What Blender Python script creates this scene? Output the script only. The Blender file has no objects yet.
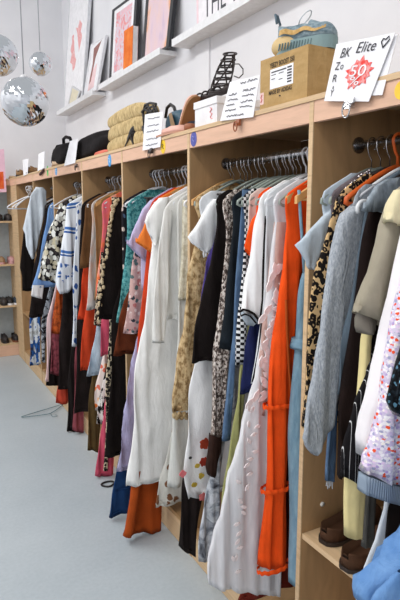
import bpy, bmesh, math, random
from mathutils import Vector, Matrix
random.seed(7)
S = bpy.context.scene
COL = S.collection
# ------------------------------------------------------------------ camera
F = 560.0; CH = 1.55
PITCH = math.atan(90 / F); YAW = math.atan(305 / math.hypot(F, 90))
FW = Vector((math.sin(YAW) * math.cos(PITCH), math.cos(YAW) * math.cos(PITCH), -math.sin(PITCH)))
RT = Vector((math.cos(YAW), -math.sin(YAW), 0)); UP = RT.cross(FW)
EYE = Vector((0, 0, CH))
cam = bpy.data.cameras.new('camera'); cam.sensor_fit = 'VERTICAL'; cam.sensor_height = 36; cam.lens = F / 600 * 36
cam.clip_start = .02
co = bpy.data.objects.new('camera', cam); COL.objects.link(co)
co.matrix_world = Matrix((RT, UP, -FW)).transposed().to_4x4(); co.location = EYE
S.camera = co
def ray(u, v): return FW * F + RT * (u - 200) - UP * (v - 300)
def onx(u, v, x): r = ray(u, v); return EYE + r * (x / r.x)
def ony(u, v, y): r = ray(u, v); return EYE + r * (y / r.y)
def onz(u, v, z): r = ray(u, v); return EYE + r * ((z - CH) / r.z)

# ------------------------------------------------------------------ materials
def lin(c):
    o = []
    for k in c[:3]:
        k = k / 255
        o.append(k / 12.92 if k <= .04045 else ((k + .055) / 1.055) ** 2.4)
    return (*o, 1)
class NT:
    def __init__(s, name):
        s.m = bpy.data.materials.new(name); s.m.use_nodes = True
        s.t = s.m.node_tree; s.n = s.t.nodes; s.b = s.n['Principled BSDF']
        s.tc = s.n.new('ShaderNodeTexCoord')
    def add(s, ty, **k):
        n = s.n.new('ShaderNode' + ty)
        for a, b in k.items(): setattr(n, a, b)
        return n
    def lk(s, a, b): s.t.links.new(a, b)
    def coords(s, scale=(1, 1, 1), rot=(0, 0, 0)):
        mp = s.add('Mapping'); mp.inputs['Scale'].default_value = scale; mp.inputs['Rotation'].default_value = rot
        s.lk(s.tc.outputs['Object'], mp.inputs['Vector']); return mp.outputs['Vector']
    def ramp(s, fac, stops, const=False):
        r = s.add('ValToRGB'); e = r.color_ramp
        if const: e.interpolation = 'CONSTANT'
        while len(e.elements) < len(stops): e.elements.new(.5)
        for q, (p, c) in zip(e.elements, stops): q.position = p; q.color = lin(c)
        s.lk(fac, r.inputs['Fac']); return r.outputs['Color']
    def noise(s, vec, scale, detail=3, rough=.55, dist=0):
        n = s.add('TexNoise'); n.inputs['Scale'].default_value = scale; n.inputs['Detail'].default_value = detail
        n.inputs['Roughness'].default_value = rough; n.inputs['Distortion'].default_value = dist
        s.lk(vec, n.inputs['Vector']); return n
    def vor(s, vec, scale, feature='F1', rnd=1):
        n = s.add('TexVoronoi', feature=feature); n.inputs['Scale'].default_value = scale; n.inputs['Randomness'].default_value = rnd
        s.lk(vec, n.inputs['Vector']); return n
    def mix(s, fac, a, b, mode='MIX'):
        n = s.add('Mix', data_type='RGBA', blend_type=mode)
        if isinstance(fac, (int, float)): n.inputs[0].default_value = fac
        else: s.lk(fac, n.inputs[0])
        for i, c in ((6, a), (7, b)):
            if isinstance(c, tuple): n.inputs[i].default_value = c
            else: s.lk(c, n.inputs[i])
        return n.outputs[2]
    def bump(s, fac, strength=.2, dist=.003):
        n = s.add('Bump'); n.inputs['Strength'].default_value = strength; n.inputs['Distance'].default_value = dist
        s.lk(fac, n.inputs['Height']); s.lk(n.outputs['Normal'], s.b.inputs['Normal'])
    def wrinkle(s, weave=700, strength=.22):
        a = s.noise(s.coords((1, 1, .4)), 22, 3, .6, 1.2); c = s.noise(s.coords(), weave, 1)
        m = s.add('Math', operation='MULTIPLY_ADD'); s.lk(c.outputs['Fac'], m.inputs[0]); m.inputs[1].default_value = .06; s.lk(a.outputs['Fac'], m.inputs[2])
        s.bump(m.outputs[0], strength, .02)
    def fin(s, col=None, rough=.85, metal=0, sheen=0, spec=.3):
        if col is not None:
            if isinstance(col, tuple): s.b.inputs['Base Color'].default_value = col
            else: s.lk(col, s.b.inputs['Base Color'])
        s.b.inputs['Roughness'].default_value = rough; s.b.inputs['Metallic'].default_value = metal
        s.b.inputs['Specular IOR Level'].default_value = spec
        if sheen: s.b.inputs['Sheen Weight'].default_value = sheen
        return s.m
CACHE = {}
def cloth(c, var=.1, weave=900, rough=.9, streak=0):
    key = ('cloth', c, var, weave, streak)
    if key in CACHE: return CACHE[key]
    n = NT('fabric'); v = n.coords()
    k = n.noise(v, 14, 4)
    lo = tuple(x * (1 - var) for x in c); hi = tuple(min(255, x * (1 + var * .6)) for x in c)
    col = n.ramp(k.outputs['Fac'], [(.3, lo), (.7, hi)])
    if streak:
        q = n.noise(n.coords((90, 90, 5)), 2.2, 3)
        col = n.mix(streak, col, n.ramp(q.outputs['Fac'], [(.35, tuple(x * .6 for x in c)), (.65, tuple(min(255, x * 1.25) for x in c))]))
    n.wrinkle(weave)
    CACHE[key] = n.fin(col, rough, spec=.15); return CACHE[key]
def dots(bg, cols, scale=30, size=.35, stretch=(1, 1, 1), seed=0, soft=.05, dist=.3):
    """blotches of several colours scattered over a ground"""
    n = NT('printed_fabric'); v = n.coords(stretch)
    d = n.noise(v, scale * 1.5, 2); mv = n.add('VectorMath', operation='MULTIPLY_ADD')
    n.lk(d.outputs['Color'], mv.inputs[0]); mv.inputs[1].default_value = (dist / scale * 2,) * 3; n.lk(v, mv.inputs[2])
    vo = n.vor(mv.outputs[0], scale)
    sep = n.add('SeparateColor'); n.lk(vo.outputs['Color'], sep.inputs[0])
    pick = n.ramp(sep.outputs[0], [(i / len(cols), c) for i, c in enumerate(cols)], True)
    m = n.ramp(vo.outputs['Distance'], [(size, (255,) * 3), (size + soft, (0,) * 3)])
    col = n.mix(m, lin(bg), pick)
    n.wrinkle(800)
    return n.fin(col, .9, spec=.15)
def leopard(ground, spot, scale=45, inner=None):
    n = NT('animal_print'); v = n.coords((1, 1, .8))
    d = n.noise(v, 40, 2); mv = n.add('VectorMath', operation='MULTIPLY_ADD')
    n.lk(d.outputs['Color'], mv.inputs[0]); mv.inputs[1].default_value = (.02,) * 3; n.lk(v, mv.inputs[2])
    vo = n.vor(mv.outputs[0], scale)
    inner = inner or tuple(x * .8 for x in ground)
    ring = n.ramp(vo.outputs['Distance'], [(0, inner), (.15, inner), (.2, spot), (.55, spot), (.6, ground)])
    return n.fin(ring, .85, spec=.2)
def noisy(stops, scale=20, stretch=(1, 1, 1), detail=3, const=False, rough=.88, bump=.25, dist=0, rot=(0, 0, 0)):
    n = NT('patterned_fabric'); k = n.noise(n.coords(stretch, rot), scale, detail, .6, dist)
    col = n.ramp(k.outputs['Fac'], stops, const)
    n.wrinkle(700, .45)
    return n.fin(col, rough, spec=.15)
def stripes(stops, scale=20, axis='Z', dist=0.0, const=True, dscale=2):
    n = NT('striped_fabric'); w = n.add('TexWave', wave_type='BANDS', bands_direction=axis, wave_profile='SAW')
    w.inputs['Scale'].default_value = scale; w.inputs['Distortion'].default_value = dist; w.inputs['Detail Scale'].default_value = dscale
    n.lk(n.coords(), w.inputs['Vector'])
    return n.fin(n.ramp(w.outputs['Fac'], stops, const), .88, spec=.15)
def check(a, b, scale=50):
    n = NT('checked_fabric'); c = n.add('TexChecker'); c.inputs['Scale'].default_value = scale
    mp = n.coords((1, 0, 1)); n.lk(mp, c.inputs['Vector']); c.inputs['Color1'].default_value = lin(a); c.inputs['Color2'].default_value = lin(b)
    return n.fin(c.outputs['Color'], .9, spec=.15)
def plain(c, rough=.5, metal=0, spec=.4, name='paint'):
    key = ('plain', c, rough, metal)
    if key not in CACHE:
        n = NT(name); k = n.noise(n.coords(), 25, 3)
        col = n.ramp(k.outputs['Fac'], [(.3, tuple(x * .96 for x in c)), (.7, tuple(min(255, x * 1.02) for x in c))])
        CACHE[key] = n.fin(col, rough, metal, spec=spec)
    return CACHE[key]
def wood(c, name='plywood', var=.12, stretch=(1, 1, 9)):
    n = NT(name); k = n.noise(n.coords((stretch[2], 1.0, stretch[0]) if False else stretch), 6, 5, .6, .6)
    col = n.ramp(k.outputs['Fac'], [(.25, tuple(x * (1 - var) for x in c)), (.5, c), (.75, tuple(min(255, x * (1 + var * .5)) for x in c))])
    return n.fin(col, .6, spec=.3)

# ------------------------------------------------------------------ object helpers
def obj(name, V, Fc, mat, parent=None, org=(0, 0, 0), smooth=True, world=True):
    """one mesh object; V in world space, stored relative to org (the thing's base)"""
    o3 = Vector(org)
    me = bpy.data.meshes.new(name)
    me.from_pydata([tuple(Vector(p) - o3) for p in V], [], Fc); me.update()
    bm = bmesh.new(); bm.from_mesh(me); bmesh.ops.recalc_face_normals(bm, faces=bm.faces); bm.to_mesh(me); bm.free()
    if smooth:
        for p in me.polygons: p.use_smooth = True
    me.materials.append(mat)
    o = bpy.data.objects.new(name, me); COL.objects.link(o)
    if parent: o.parent = parent
    else: o.location = o3
    return o
def tag(o, label, cat, group=None, kind=None):
    if label: o['label'] = label
    if cat: o['category'] = cat
    if group: o['group'] = group
    if kind: o['kind'] = kind
    return o
def thing(name, label, cat, loc, group=None):
    o = bpy.data.objects.new(name, None); o.empty_display_size = .05; COL.objects.link(o); o.location = loc
    return tag(o, label, cat, group)
class MB:
    def __init__(s): s.V = []; s.F = []
    def add(s, V, Fc):
        b = len(s.V); s.V += [tuple(p) for p in V]; s.F += [tuple(i + b for i in f) for f in Fc]; return s
    def box(s, x0, x1, y0, y1, z0, z1):
        return s.add([(x, y, z) for x in (x0, x1) for y in (y0, y1) for z in (z0, z1)],
                     [(0, 1, 3, 2), (4, 6, 7, 5), (0, 4, 5, 1), (2, 3, 7, 6), (0, 2, 6, 4), (1, 5, 7, 3)])
    def hexa(s, a, b):      # two quads (4 pts each), joined
        return s.add(list(a) + list(b), [(0, 1, 2, 3), (7, 6, 5, 4)] + [(i, (i + 1) % 4, (i + 1) % 4 + 4, i + 4) for i in range(4)])
    def tube(s, pts, r, n=8, closed=False):
        pts = [Vector(p) for p in pts]; N = len(pts)
        rs = r if isinstance(r, (list, tuple)) else [r] * N
        V = []; prev = None
        for i, p in enumerate(pts):
            if closed: t = pts[(i + 1) % N] - pts[i - 1]
            else: t = pts[min(i + 1, N - 1)] - pts[max(i - 1, 0)]
            t.normalize()
            if prev is None:
                a = Vector((0, 0, 1)) if abs(t.z) < .9 else Vector((1, 0, 0)); nx = t.cross(a).normalized()
            else: nx = (prev - t * prev.dot(t)).normalized()
            prev = nx; ny = t.cross(nx)
            for k in range(n):
                an = 2 * math.pi * k / n; V.append(p + (nx * math.cos(an) + ny * math.sin(an)) * rs[i])
        Fc = []
        for i in range(N if closed else N - 1):
            j = (i + 1) % N
            for k in range(n): Fc.append((i * n + k, i * n + (k + 1) % n, j * n + (k + 1) % n, j * n + k))
        if not closed: Fc += [tuple(range(n))[::-1], tuple((N - 1) * n + k for k in range(n))]
        return s.add(V, Fc)
    def lathe(s, c, prof, n=24, ax=None):
        V = []; Fc = []
        for r, z in prof:
            for k in range(n):
                a = 2 * math.pi * k / n; V.append((c[0] + r * math.cos(a), c[1] + r * math.sin(a), c[2] + z))
        for i in range(len(prof) - 1):
            for k in range(n): Fc.append((i * n + k, i * n + (k + 1) % n, (i + 1) * n + (k + 1) % n, (i + 1) * n + k))
        Fc += [tuple(range(n))[::-1], tuple((len(prof) - 1) * n + k for k in range(n))]
        return s.add(V, Fc)
    def build(s, name, mat, parent=None, org=(0, 0, 0), smooth=False): return obj(name, s.V, s.F, mat, parent, org, smooth)
def sphere_pts(c, rx, ry, rz, nu=16, nv=10, fn=None):
    V = []; Fc = []
    for i in range(nv + 1):
        t = math.pi * i / nv
        for k in range(nu):
            a = 2 * math.pi * k / nu
            d = Vector((math.sin(t) * math.cos(a), math.sin(t) * math.sin(a), math.cos(t)))
            q = fn(d) if fn else 1
            V.append((c[0] + d.x * rx * q, c[1] + d.y * ry * q, c[2] + d.z * rz * q))
    for i in range(nv):
        for k in range(nu): Fc.append((i * nu + k, i * nu + (k + 1) % nu, (i + 1) * nu + (k + 1) % nu, (i + 1) * nu + k))
    return V, Fc
def copy_tree(o, parent=None):
    c = o.copy(); COL.objects.link(c)
    if parent: c.parent = parent
    for ch in list(o.children): copy_tree(ch, c)
    return c

# ------------------------------------------------------------------ room
UY_ = 6.12; D = 1.062; XR = 1.23; ZR = 1.74; XB = 1.62; W = 1.75; YB = 6.42
Mwall = NT('white_wall'); k = Mwall.noise(Mwall.coords(), 3, 4); Mwall = Mwall.fin(Mwall.ramp(k.outputs['Fac'], [(.3, (220, 220, 224)), (.7, (228, 228, 231))]), .8, spec=.2)
n = NT('painted_concrete'); k = n.noise(n.coords(), 2.2, 6, .6); k2 = n.noise(n.coords(), 60, 3)
cc = n.mix(.35, n.ramp(k.outputs['Fac'], [(.3, (164, 174, 180)), (.7, (180, 189, 194))]), n.ramp(k2.outputs['Fac'], [(.3, (160, 169, 175)), (.7, (182, 190, 195))]))
n.bump(k2.outputs['Fac'], .05, .002); Mfloor = n.fin(cc, .38, spec=.4)
def struct(name, mb, mat): return tag(mb.build(name, mat), None, None, kind='structure')
struct('floor', MB().box(-4, W + .1, -3, YB + .1, -.1, 0), Mfloor)
struct('wall_right', MB().box(W, W + .1, -3, YB + .1, 0, 3.9), Mwall)
struct('wall_back', MB().box(-4, W, YB, YB + .1, 0, 3.9), Mwall)
struct('added_wall_left', MB().box(-2.7, -2.6, -2.7, YB, 0, 3.9), Mwall)  # unseen wall, added so light falls from above instead of sideways
struct('added_wall_front', MB().box(-2.6, W, -2.7, -2.6, 0, 3.9), Mwall)  # unseen wall behind the camera, added for the same top-down light
# raised painted cover strips on the right wall (visible as faint vertical ridges)
struct('trim_1', MB().box(W - .012, W, 3.12, 3.30, 1.9, 3.9), Mwall)
# ------------------------------------------------------------------ rack
Mply = wood((172, 137, 97), stretch=(3, 3, .6)); Mface = wood((216, 176, 150), 'pine_fascia', .07, (1, .8, 8)); Medge = wood((206, 176, 138), 'plywood_edge', .1, (6, .6, 14))  # inner boards (Mply) coloured darker to carry the shade of the bays
Mdark = wood((118, 88, 58), 'back_panel', .12, (2, 2, .6))  # shade deep in the bays is put into the back board's colour too
Mchrome = plain((190, 190, 192), .25, 1, name='steel')
rack = thing('wardrobe_rack', 'long pale plywood wardrobe unit of open bays along the white wall', 'clothes rack', (D, 3.2, 0))
RO = (D, 3.2, 0)
DY = [.545, 1.303, 2.069, 2.83, 3.553, 4.30, 5.002, 5.78]
TH = .018
for i, y in enumerate(DY):
    MB().box(D + .001, XB, y - TH / 2, y + TH / 2, 0, 1.853).build('divider', Mply, rack, RO)
    MB().box(D - .003, D + .0005, y - TH / 2, y + TH / 2, .10, 1.853).build('edge_strip', Medge, rack, RO)
MB().box(D - .006, XB, DY[0] - .01, UY_ - .016, 1.8535, 1.868).build('top_board', Medge, rack, RO)
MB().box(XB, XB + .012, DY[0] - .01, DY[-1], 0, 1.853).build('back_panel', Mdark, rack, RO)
for a, b in zip(DY[:-1], DY[1:]):
    MB().box(D - .002, D + .016, a + TH / 2 + .001, b - TH / 2 - .001, 1.795, 1.853).build('fascia', Mface, rack, RO)
    MB().box(D + .004, XB - .001, a + TH / 2 + .001, b - TH / 2 - .001, .115, .13).build('bottom_shelf', Mply, rack, RO)
    MB().box(D + .002, D + .02, a + TH / 2 + .001, b - TH / 2 - .001, 0.002, .114).build('plinth', Medge, rack, RO)
MB().box(D - .002, D + .016, DY[-1] + TH / 2 + .001, UY_ - .018, 1.795, 1.853).build('fascia', Mface, rack, RO)
MB().box(D + .002, D + .018, DY[-1] + TH / 2 + .001, UY_ - .018, .002, 1.794).build('corner_panel', Medge, rack, RO)
for i in (0, 6):
    MB().box(D + .003, XB - .001, DY[i] + TH / 2 + .001, DY[i + 1] - TH / 2 - .001, .515, .533).build('middle_shelf', Medge if i == 0 else Mply, rack, RO)
for i in range(1, 7):
    a, b = DY[i - 1] + TH / 2 + .001, DY[i] - TH / 2 - .001
    r = MB().tube([(XR, a, ZR), (XR, b, ZR)], .0125, 12).build('hanging_rail', Mchrome, rack, RO, True)
    for yy, s in ((a, 1), (b, -1)): MB().tube([(XR, yy, ZR), (XR, yy + s * .005, ZR)], .024, 14).build('rail_socket', Mchrome, r, RO)
# tube lamp-like metal pipe under the top in the bay of the tulle gown
MB().tube([(XB - .08, DY[1] + .02, 1.80), (XB - .08, DY[1] + .42, 1.80)], .032, 16).build('metal_pipe', plain((200, 200, 200), .35, .8), rack, RO, True)
MB().tube([(D - .004, 1.296, 1.0), (D - .0, 1.296, 1.0)], .001, 6)
q = ony(322, 504, DY[1] - TH / 2); MB().tube([(q.x, q.y - .004, q.z), (q.x, q.y + .001, q.z)], .008, 10).build('shelf_peg', plain((230, 228, 220), .5), rack, RO, True)

# shoe shelving on the back wall
UY = 6.12
ur = thing('shoe_shelving', 'low-lit plywood shoe shelving against the white back wall', 'shelving', (.4, UY, 0)); UO = (.4, UY, 0)
Mgrey = plain((178, 188, 192), .7)
for x in (-.62, .24, 1.075): MB().box(x, x + .02, UY, YB - .015, 0, 1.853).build('side_panel', Medge, ur, UO)
MB().box(-.62, 1.095, YB - .014, YB - .002, 0, 1.853).build('back_panel', Mgrey, ur, UO)
MB().box(-.62, 1.05, UY - .012, YB - .002, 1.8535, 1.868).build('top_board', Medge, ur, UO)
for x0, x1 in ((-.599, .239), (.261, 1.074)):
    MB().box(x0, x1, UY - .005, UY + .013, 1.80, 1.853).build('fascia', Mface, ur, UO)
    MB().box(x0, x1, UY + .001, UY + .016, .002, .119).build('plinth', Mface, ur, UO)
    for z in (.13, .54, .98, 1.43): MB().box(x0, x1, UY, YB - .015, z - .011, z + .007).build('shelf', Medge, ur, UO)

# ------------------------------------------------------------------ hangers
HN = -.072
def hanger_proto(style):
    root = thing('coat_hanger', 'x', 'hanger', (0, 0, 0), 'hangers on the rails')
    if style == 'grey': mb, mh = plain((150, 160, 152), .6), Mchrome
    elif style == 'white': mb, mh = plain((232, 233, 236), .4), plain((225, 226, 230), .35)
    elif style == 'wood': mb, mh = wood((214, 164, 104), 'beech', .1, (9, 1, 1)), Mchrome
    elif style == 'teal': mb, mh = plain((92, 120, 126), .5), plain((92, 120, 126), .5)
    elif style == 'orange': mb, mh = plain((206, 92, 34), .45), plain((206, 92, 34), .45)
    else: mb, mh = plain((60, 54, 52), .5), Mchrome
    # hook: starts at neck, rises, goes over the rail (local z=0 is the rail centre)
    m = MB(); r0 = .0165; rh = .0018 if style != 'orange' else .0045
    if style == 'white': rh = .003
    r0 += rh
    arc = [(r0 * math.cos(math.radians(a)), 0, r0 * math.sin(math.radians(a)) - .002) for a in range(-150, 181, 22)][::-1]
    pts = [(0, 0, -.058), (0, 0, -.045), (-.012, 0, -.032)] + [(-r0, 0, -.01)] + arc[0:]
    # arc runs 180 -> -150 in steps; keep only from the left side over the top to the right
    arc2 = [(r0 * math.cos(math.radians(a)), 0, r0 * math.sin(math.radians(a)) - rh) for a in range(180, -61, -20)]
    pts = [(0, 0, HN - .002), (0, 0, -.046), (-.010, 0, -.034), (-.017, 0, -.016)] + arc2
    m.tube(pts, rh, 6).build('hook', mh, root, smooth=True)
    def arm(t):            # t -1..1
        x = .180 * t; a = abs(t)
        return (x, 0, HN - .088 * a ** 1.3)
    m = MB(); N = 20; r = .003 if style == 'teal' else .0075 if style == 'orange' else .0052 if style == 'white' else .0048
    if style == 'clip':
        MB().tube([(0, 0, HN), (0, 0, HN - .056)], .003, 6).build('stem', mh, root, smooth=True); MB().tube([(-.125, 0, HN - .058), (.125, 0, HN - .058)], .004, 8).build('bar', mb, root, smooth=True)
        for sx in (-.10, .10): MB().box(sx - .011, sx + .011, -.010, .010, HN - .088, HN - .055).build('clip', mb, root)
    elif style == 'wood':
        V = []; Fc = []
        for i in range(N + 1):
            p = arm(-1 + 2 * i / N)
            for dy, dz in ((-.006, -.012), (.006, -.012), (.006, .010), (-.006, .010)): V.append((p[0], dy, p[2] + dz))
        for i in range(N):
            for k2 in range(4): Fc.append((i * 4 + k2, i * 4 + (k2 + 1) % 4, (i + 1) * 4 + (k2 + 1) % 4, (i + 1) * 4 + k2))
        Fc += [(0, 1, 2, 3), (N * 4 + 3, N * 4 + 2, N * 4 + 1, N * 4)]
        m.add(V, Fc); m.build('shoulders', mb, root)
        MB().tube([(-.17, 0, -.158), (.17, 0, -.158)], .005, 8).build('bar', mb, root, smooth=True)
    else:
        up = [arm(-1 + 2 * i / N) for i in range(N + 1)]
        low = [(.182, 0, -.170), (.168, 0, -.176), (0, 0, -.177), (-.168, 0, -.176), (-.182, 0, -.170)]
        m.tube(up + low, r, 8, True).build('body', mb, root, smooth=True)
    return root
PROTO = {}
NH = 0
def hanger(style, y, label, x=XR, z=ZR, rz=0.0):
    if style not in PROTO: PROTO[style] = h = hanger_proto(style)
    else: h = copy_tree(PROTO[style])
    h.location = (x, y, z); h.rotation_euler.z = rz; h['label'] = label
    return h

# ------------------------------------------------------------------ garments
def fold(x, z, y, t, A, ph, fl):
    k = 2 * math.pi / fl
    return A * t * (math.sin(k * x + ph + .9 * math.sin(2.1 * z + ph)) * .7 + .4 * math.sin(2.3 * k * x + 1.7 * ph + 1.3 * z) + .25 * math.sin(7 * z + ph))
def loft(rows, th, A=.008, ph=0., fl=.085, M=32, step=.028, close=True, tf=None, hemwave=.0, topopen=True, edge=1.0, smooth=2):
    """rows: (Lpoint, Rpoint) pairs in 3D (top to bottom); makes a thick, folded cloth tube"""
    out = []
    for (a, b), (c, d) in zip(rows[:-1], rows[1:]):
        a, b, c, d = map(Vector, (a, b, c, d))
        L = max((c - a).length, (d - b).length); n = max(1, int(L / step))
        for i in range(n): out.append((a.lerp(c, i / n), b.lerp(d, i / n)))
    out.append((Vector(rows[-1][0]), Vector(rows[-1][1])))
    # smooth edges a little
    for _ in range(smooth):
        o2 = list(out)
        for i in range(1, len(out) - 1):
            o2[i] = (out[i][0] * .5 + (out[i - 1][0] + out[i + 1][0]) * .25, out[i][1] * .5 + (out[i - 1][1] + out[i + 1][1]) * .25)
        out = o2
    N = len(out); V = []; Fc = []
    rings = [(a, b, 1, i / (N - 1), 0) for i, (a, b) in enumerate(out)]
    if close: rings += [(out[-1][0], out[-1][1], .8, 1, .004), (out[-1][0], out[-1][1], .7, 1, .02), (out[-1][0], out[-1][1], .05, 1, .024)]
    for (a, b, sc, t, dz) in rings:
        mid = (a + b) / 2; hf = (b - a) / 2
        tt = th * (tf(t) if tf else min(1, .55 + .9 * t))
        g = min(1, .12 + 1.1 * t)
        for k in range(M):
            p = 2 * math.pi * k / M; cx = math.cos(p); sy = math.sin(p)
            sx = math.copysign(abs(cx) ** .85, cx) * (sc * .15 + .85 if sc > .5 else sc)
            q = mid + hf * sx
            yy = math.copysign(abs(sy) ** .6, sy) * tt * sc
            f = fold(q.x, q.z, q.y, g, A, ph, fl)
            wob = edge * .006 * math.sin(11 * q.z + ph * 2) * g * cx
            wz = hemwave * t ** 6 * math.sin(2 * math.pi / fl * .8 * q.x + ph * 3)
            V.append((q.x + wob, q.y + yy + f, q.z + dz + wz))
    R = len(rings)
    for i in range(R - 1):
        for k in range(M): Fc.append((i * M + k, i * M + (k + 1) % M, (i + 1) * M + (k + 1) % M, (i + 1) * M + k))
    if close: Fc.append(tuple((R - 1) * M + k for k in range(M)))
    if not topopen: Fc.append(tuple(range(M))[::-1])
    return V, Fc
GROUPS = {}
LOG = []
def edge_pts(edge, y):
    P = []
    for e in edge:
        if len(e) == 3: P.append(Vector((e[0], y, e[1])))      # world (x,z,'w')
        else: P.append(ony(e[0], e[1], y))
    return P
def garment(name, label, cat, y, edge, mat, short=None, th=.013, A=.011, fl=.075, neck=.075, nz=None, hang='white',
            hemdrop=0.0, right=None, parts=(), bodyname='body', hemwave=.004, M=36, smooth=2, head=None, maxhw=.30, group=None, edgew=1.0, neckopen=True, split=None):
    """edge: visible aisle-side outline (photo pixels) on the plane y; mirrored about the rail."""
    ph = random.uniform(0, 6.28)
    P = edge_pts(edge, y)
    if head == 'auto':
        zt = ZR + HN - .082; f0 = P[0]; th = min(th, .009); neck = None
        P = [Vector((1.125, y, zt)), Vector((1.115, y, f0.z + (zt - f0.z) * .55))] + P
        if hang: hang = 'clip'
    elif head: P = [Vector((head[0], y, head[1]))] + P
    rows = []
    sh = P[0]
    if neck is not None:
        arm = lambda h: ZR + HN - .088 * (h / .192) ** 1.3 + .012
        for hw in (neck, .11 if neck < .1 else .125, .15, .175):
            if hw < neck: continue
            rows.append(((XR - hw, y, arm(hw)), (XR + hw, y, arm(hw))))
        if XR - sh.x < .24:
            rows.append(((XR - .197, y, arm(.192) - .002), (XR + .197, y, arm(.192) - .002)))
            P = [q for q in P if q.z < arm(.192) - .012]
            if P[0].x > XR - .185 and P[0].z > 1.45 and len(P) > 1: P = P[1:]
    RP = edge_pts(right, y) if right else None
    for i, p in enumerate(P):
        if RP and i >= len(P) - len(RP): r = RP[i - (len(P) - len(RP))]
        else: r = Vector((XR + min(abs(XR - p.x), maxhw), y, p.z))
        rows.append((p, r))
    # the wall side of a long hem rides over the bottom shelf
    rows = [(Vector(a), Vector(r)) for a, r in rows]; nr = [rows[0]]
    for a, r in rows[1:]:
        a0, r0 = nr[-1]
        if r0.z > .165 > r.z and r.x > D - .012:
            for zc in (.165, .15):
                f = (r0.z - zc) / (r0.z - r.z); nr.append((a0.lerp(a, f), r0.lerp(r, f)))
        nr.append((a, r))
    rows = [(a, Vector((D - .014, r.y, r.z)) if a.x < D - .03 else Vector((r.x, r.y, .151))) if r.z < .151 and r.x > D - .014 else (a, r) for a, r in nr]
    if hemdrop: rows[-1] = (rows[-1][0], rows[-1][1] + Vector((0, 0, -hemdrop)))
    org = (XR, y, max(0, P[-1].z))
    LOG.append((short or name, y, round(P[0].x, 2), round(P[0].z, 2), round(min(p.x for p in P), 2), round(P[-1].z, 3)))
    V, Fc = loft(rows, th, A, ph, fl, M=M, hemwave=hemwave, edge=edgew, smooth=smooth)
    if parts:
        root = thing(name, label, cat, org, group); obj(bodyname, V, Fc, mat, root, org)
        for pt in parts:
            kind = pt[0]
            if kind == 'sleeve':       # rows of (u1,v1,u2,v2), thickness, dy, material
                _, rw, t2, dy, m2 = pt[:5]; nm = pt[5] if len(pt) > 5 else 'sleeve'
                rr = [(ony(a, b, y + dy), ony(c, d, y + dy)) for a, b, c, d in rw]
                v2, f2 = loft(rr, t2, .006, ph + 1, .05, M=26, step=.015, edge=.6, smooth=0, tf=lambda t: (1 - .45 * t))
                o2 = obj(nm, v2, f2, m2 or mat, root, org)
                if len(pt) > 6 and pt[6]: o2['label'] = pt[6]
            elif kind == 'tube':
                _, px, rad, dy, m2, nm = pt
                pp = [ony(a, b, y + dy) for a, b in px]
                m = MB().tube(pp, rad, 8); obj(nm, m.V, m.F, m2, root, org)
            elif kind == 'fn': pt[1](root, org, y)
        o = root
    else:
        o = obj(name, V, Fc, mat, None, org); tag(o, label, cat, group)
    if hang:
        hanger(hang, y, f"{ {'grey':'grey-green','white':'white','wood':'wooden','orange':'orange','dark':'dark','clip':'clip-bar'}[hang] } hanger on the rail carrying the {short or label}")
    return o
def strip(name, label, cat, y, rows, mat, short=None, th=.01, A=.004, hang=None, parts=(), fl=.06, head=True, group=None, hz=1.62, hw=.03, hx=None, M=28, hemwave=.003, smooth=1):
    """a narrow piece seen whole: rows are (u1,v1,u2,v2) outline pairs on plane y, its upper end carried up to the hanger"""
    ph = random.uniform(0, 6.28)
    rr = [(ony(a, b, y), ony(c, d, y)) for a, b, c, d in rows]
    if head:
        c = hx if hx is not None else min(1.16, (rr[0][0].x + rr[0][1].x) / 2 + .05)
        rr = [(Vector((c - hw, y, hz)), Vector((c + hw, y, hz)))] + rr
    org = ((rr[-1][0].x + rr[-1][1].x) / 2, y, max(0, rr[-1][0].z))
    LOG.append((short or name, y, round(rr[0][0].x, 2), round(rr[0][0].z, 2), round(min(p[0].x for p in rr), 2), round(min(rr[-1][0].z, rr[-1][1].z), 3)))
    V, Fc = loft(rr, th, A, ph, fl, M=M, hemwave=hemwave, topopen=False, smooth=smooth)
    if parts:
        root = thing(name, label, cat, org, group); obj('body', V, Fc, mat, root, org)
        for pt in parts:
            if pt[0] == 'fn': pt[1](root, org, y)
            else:
                _, rw, t2, dy, m2, nm = pt[:6]
                r2 = [(ony(a, b, y + dy), ony(c, d, y + dy)) for a, b, c, d in rw]
                v2, f2 = loft(r2, t2, .004, ph + 1, .05, M=22, step=.015, edge=.6, smooth=0); o2 = obj(nm, v2, f2, m2, root, org)
        o = root
    else: o = tag(obj(name, V, Fc, mat, None, org), label, cat, group)
    if hang: hanger(hang, y, f"{ {'grey':'grey-green','white':'white','wood':'wooden','orange':'orange','dark':'dark','clip':'clip-bar'}[hang] } hanger on the rail carrying the {short or label}")
    return o

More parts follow.
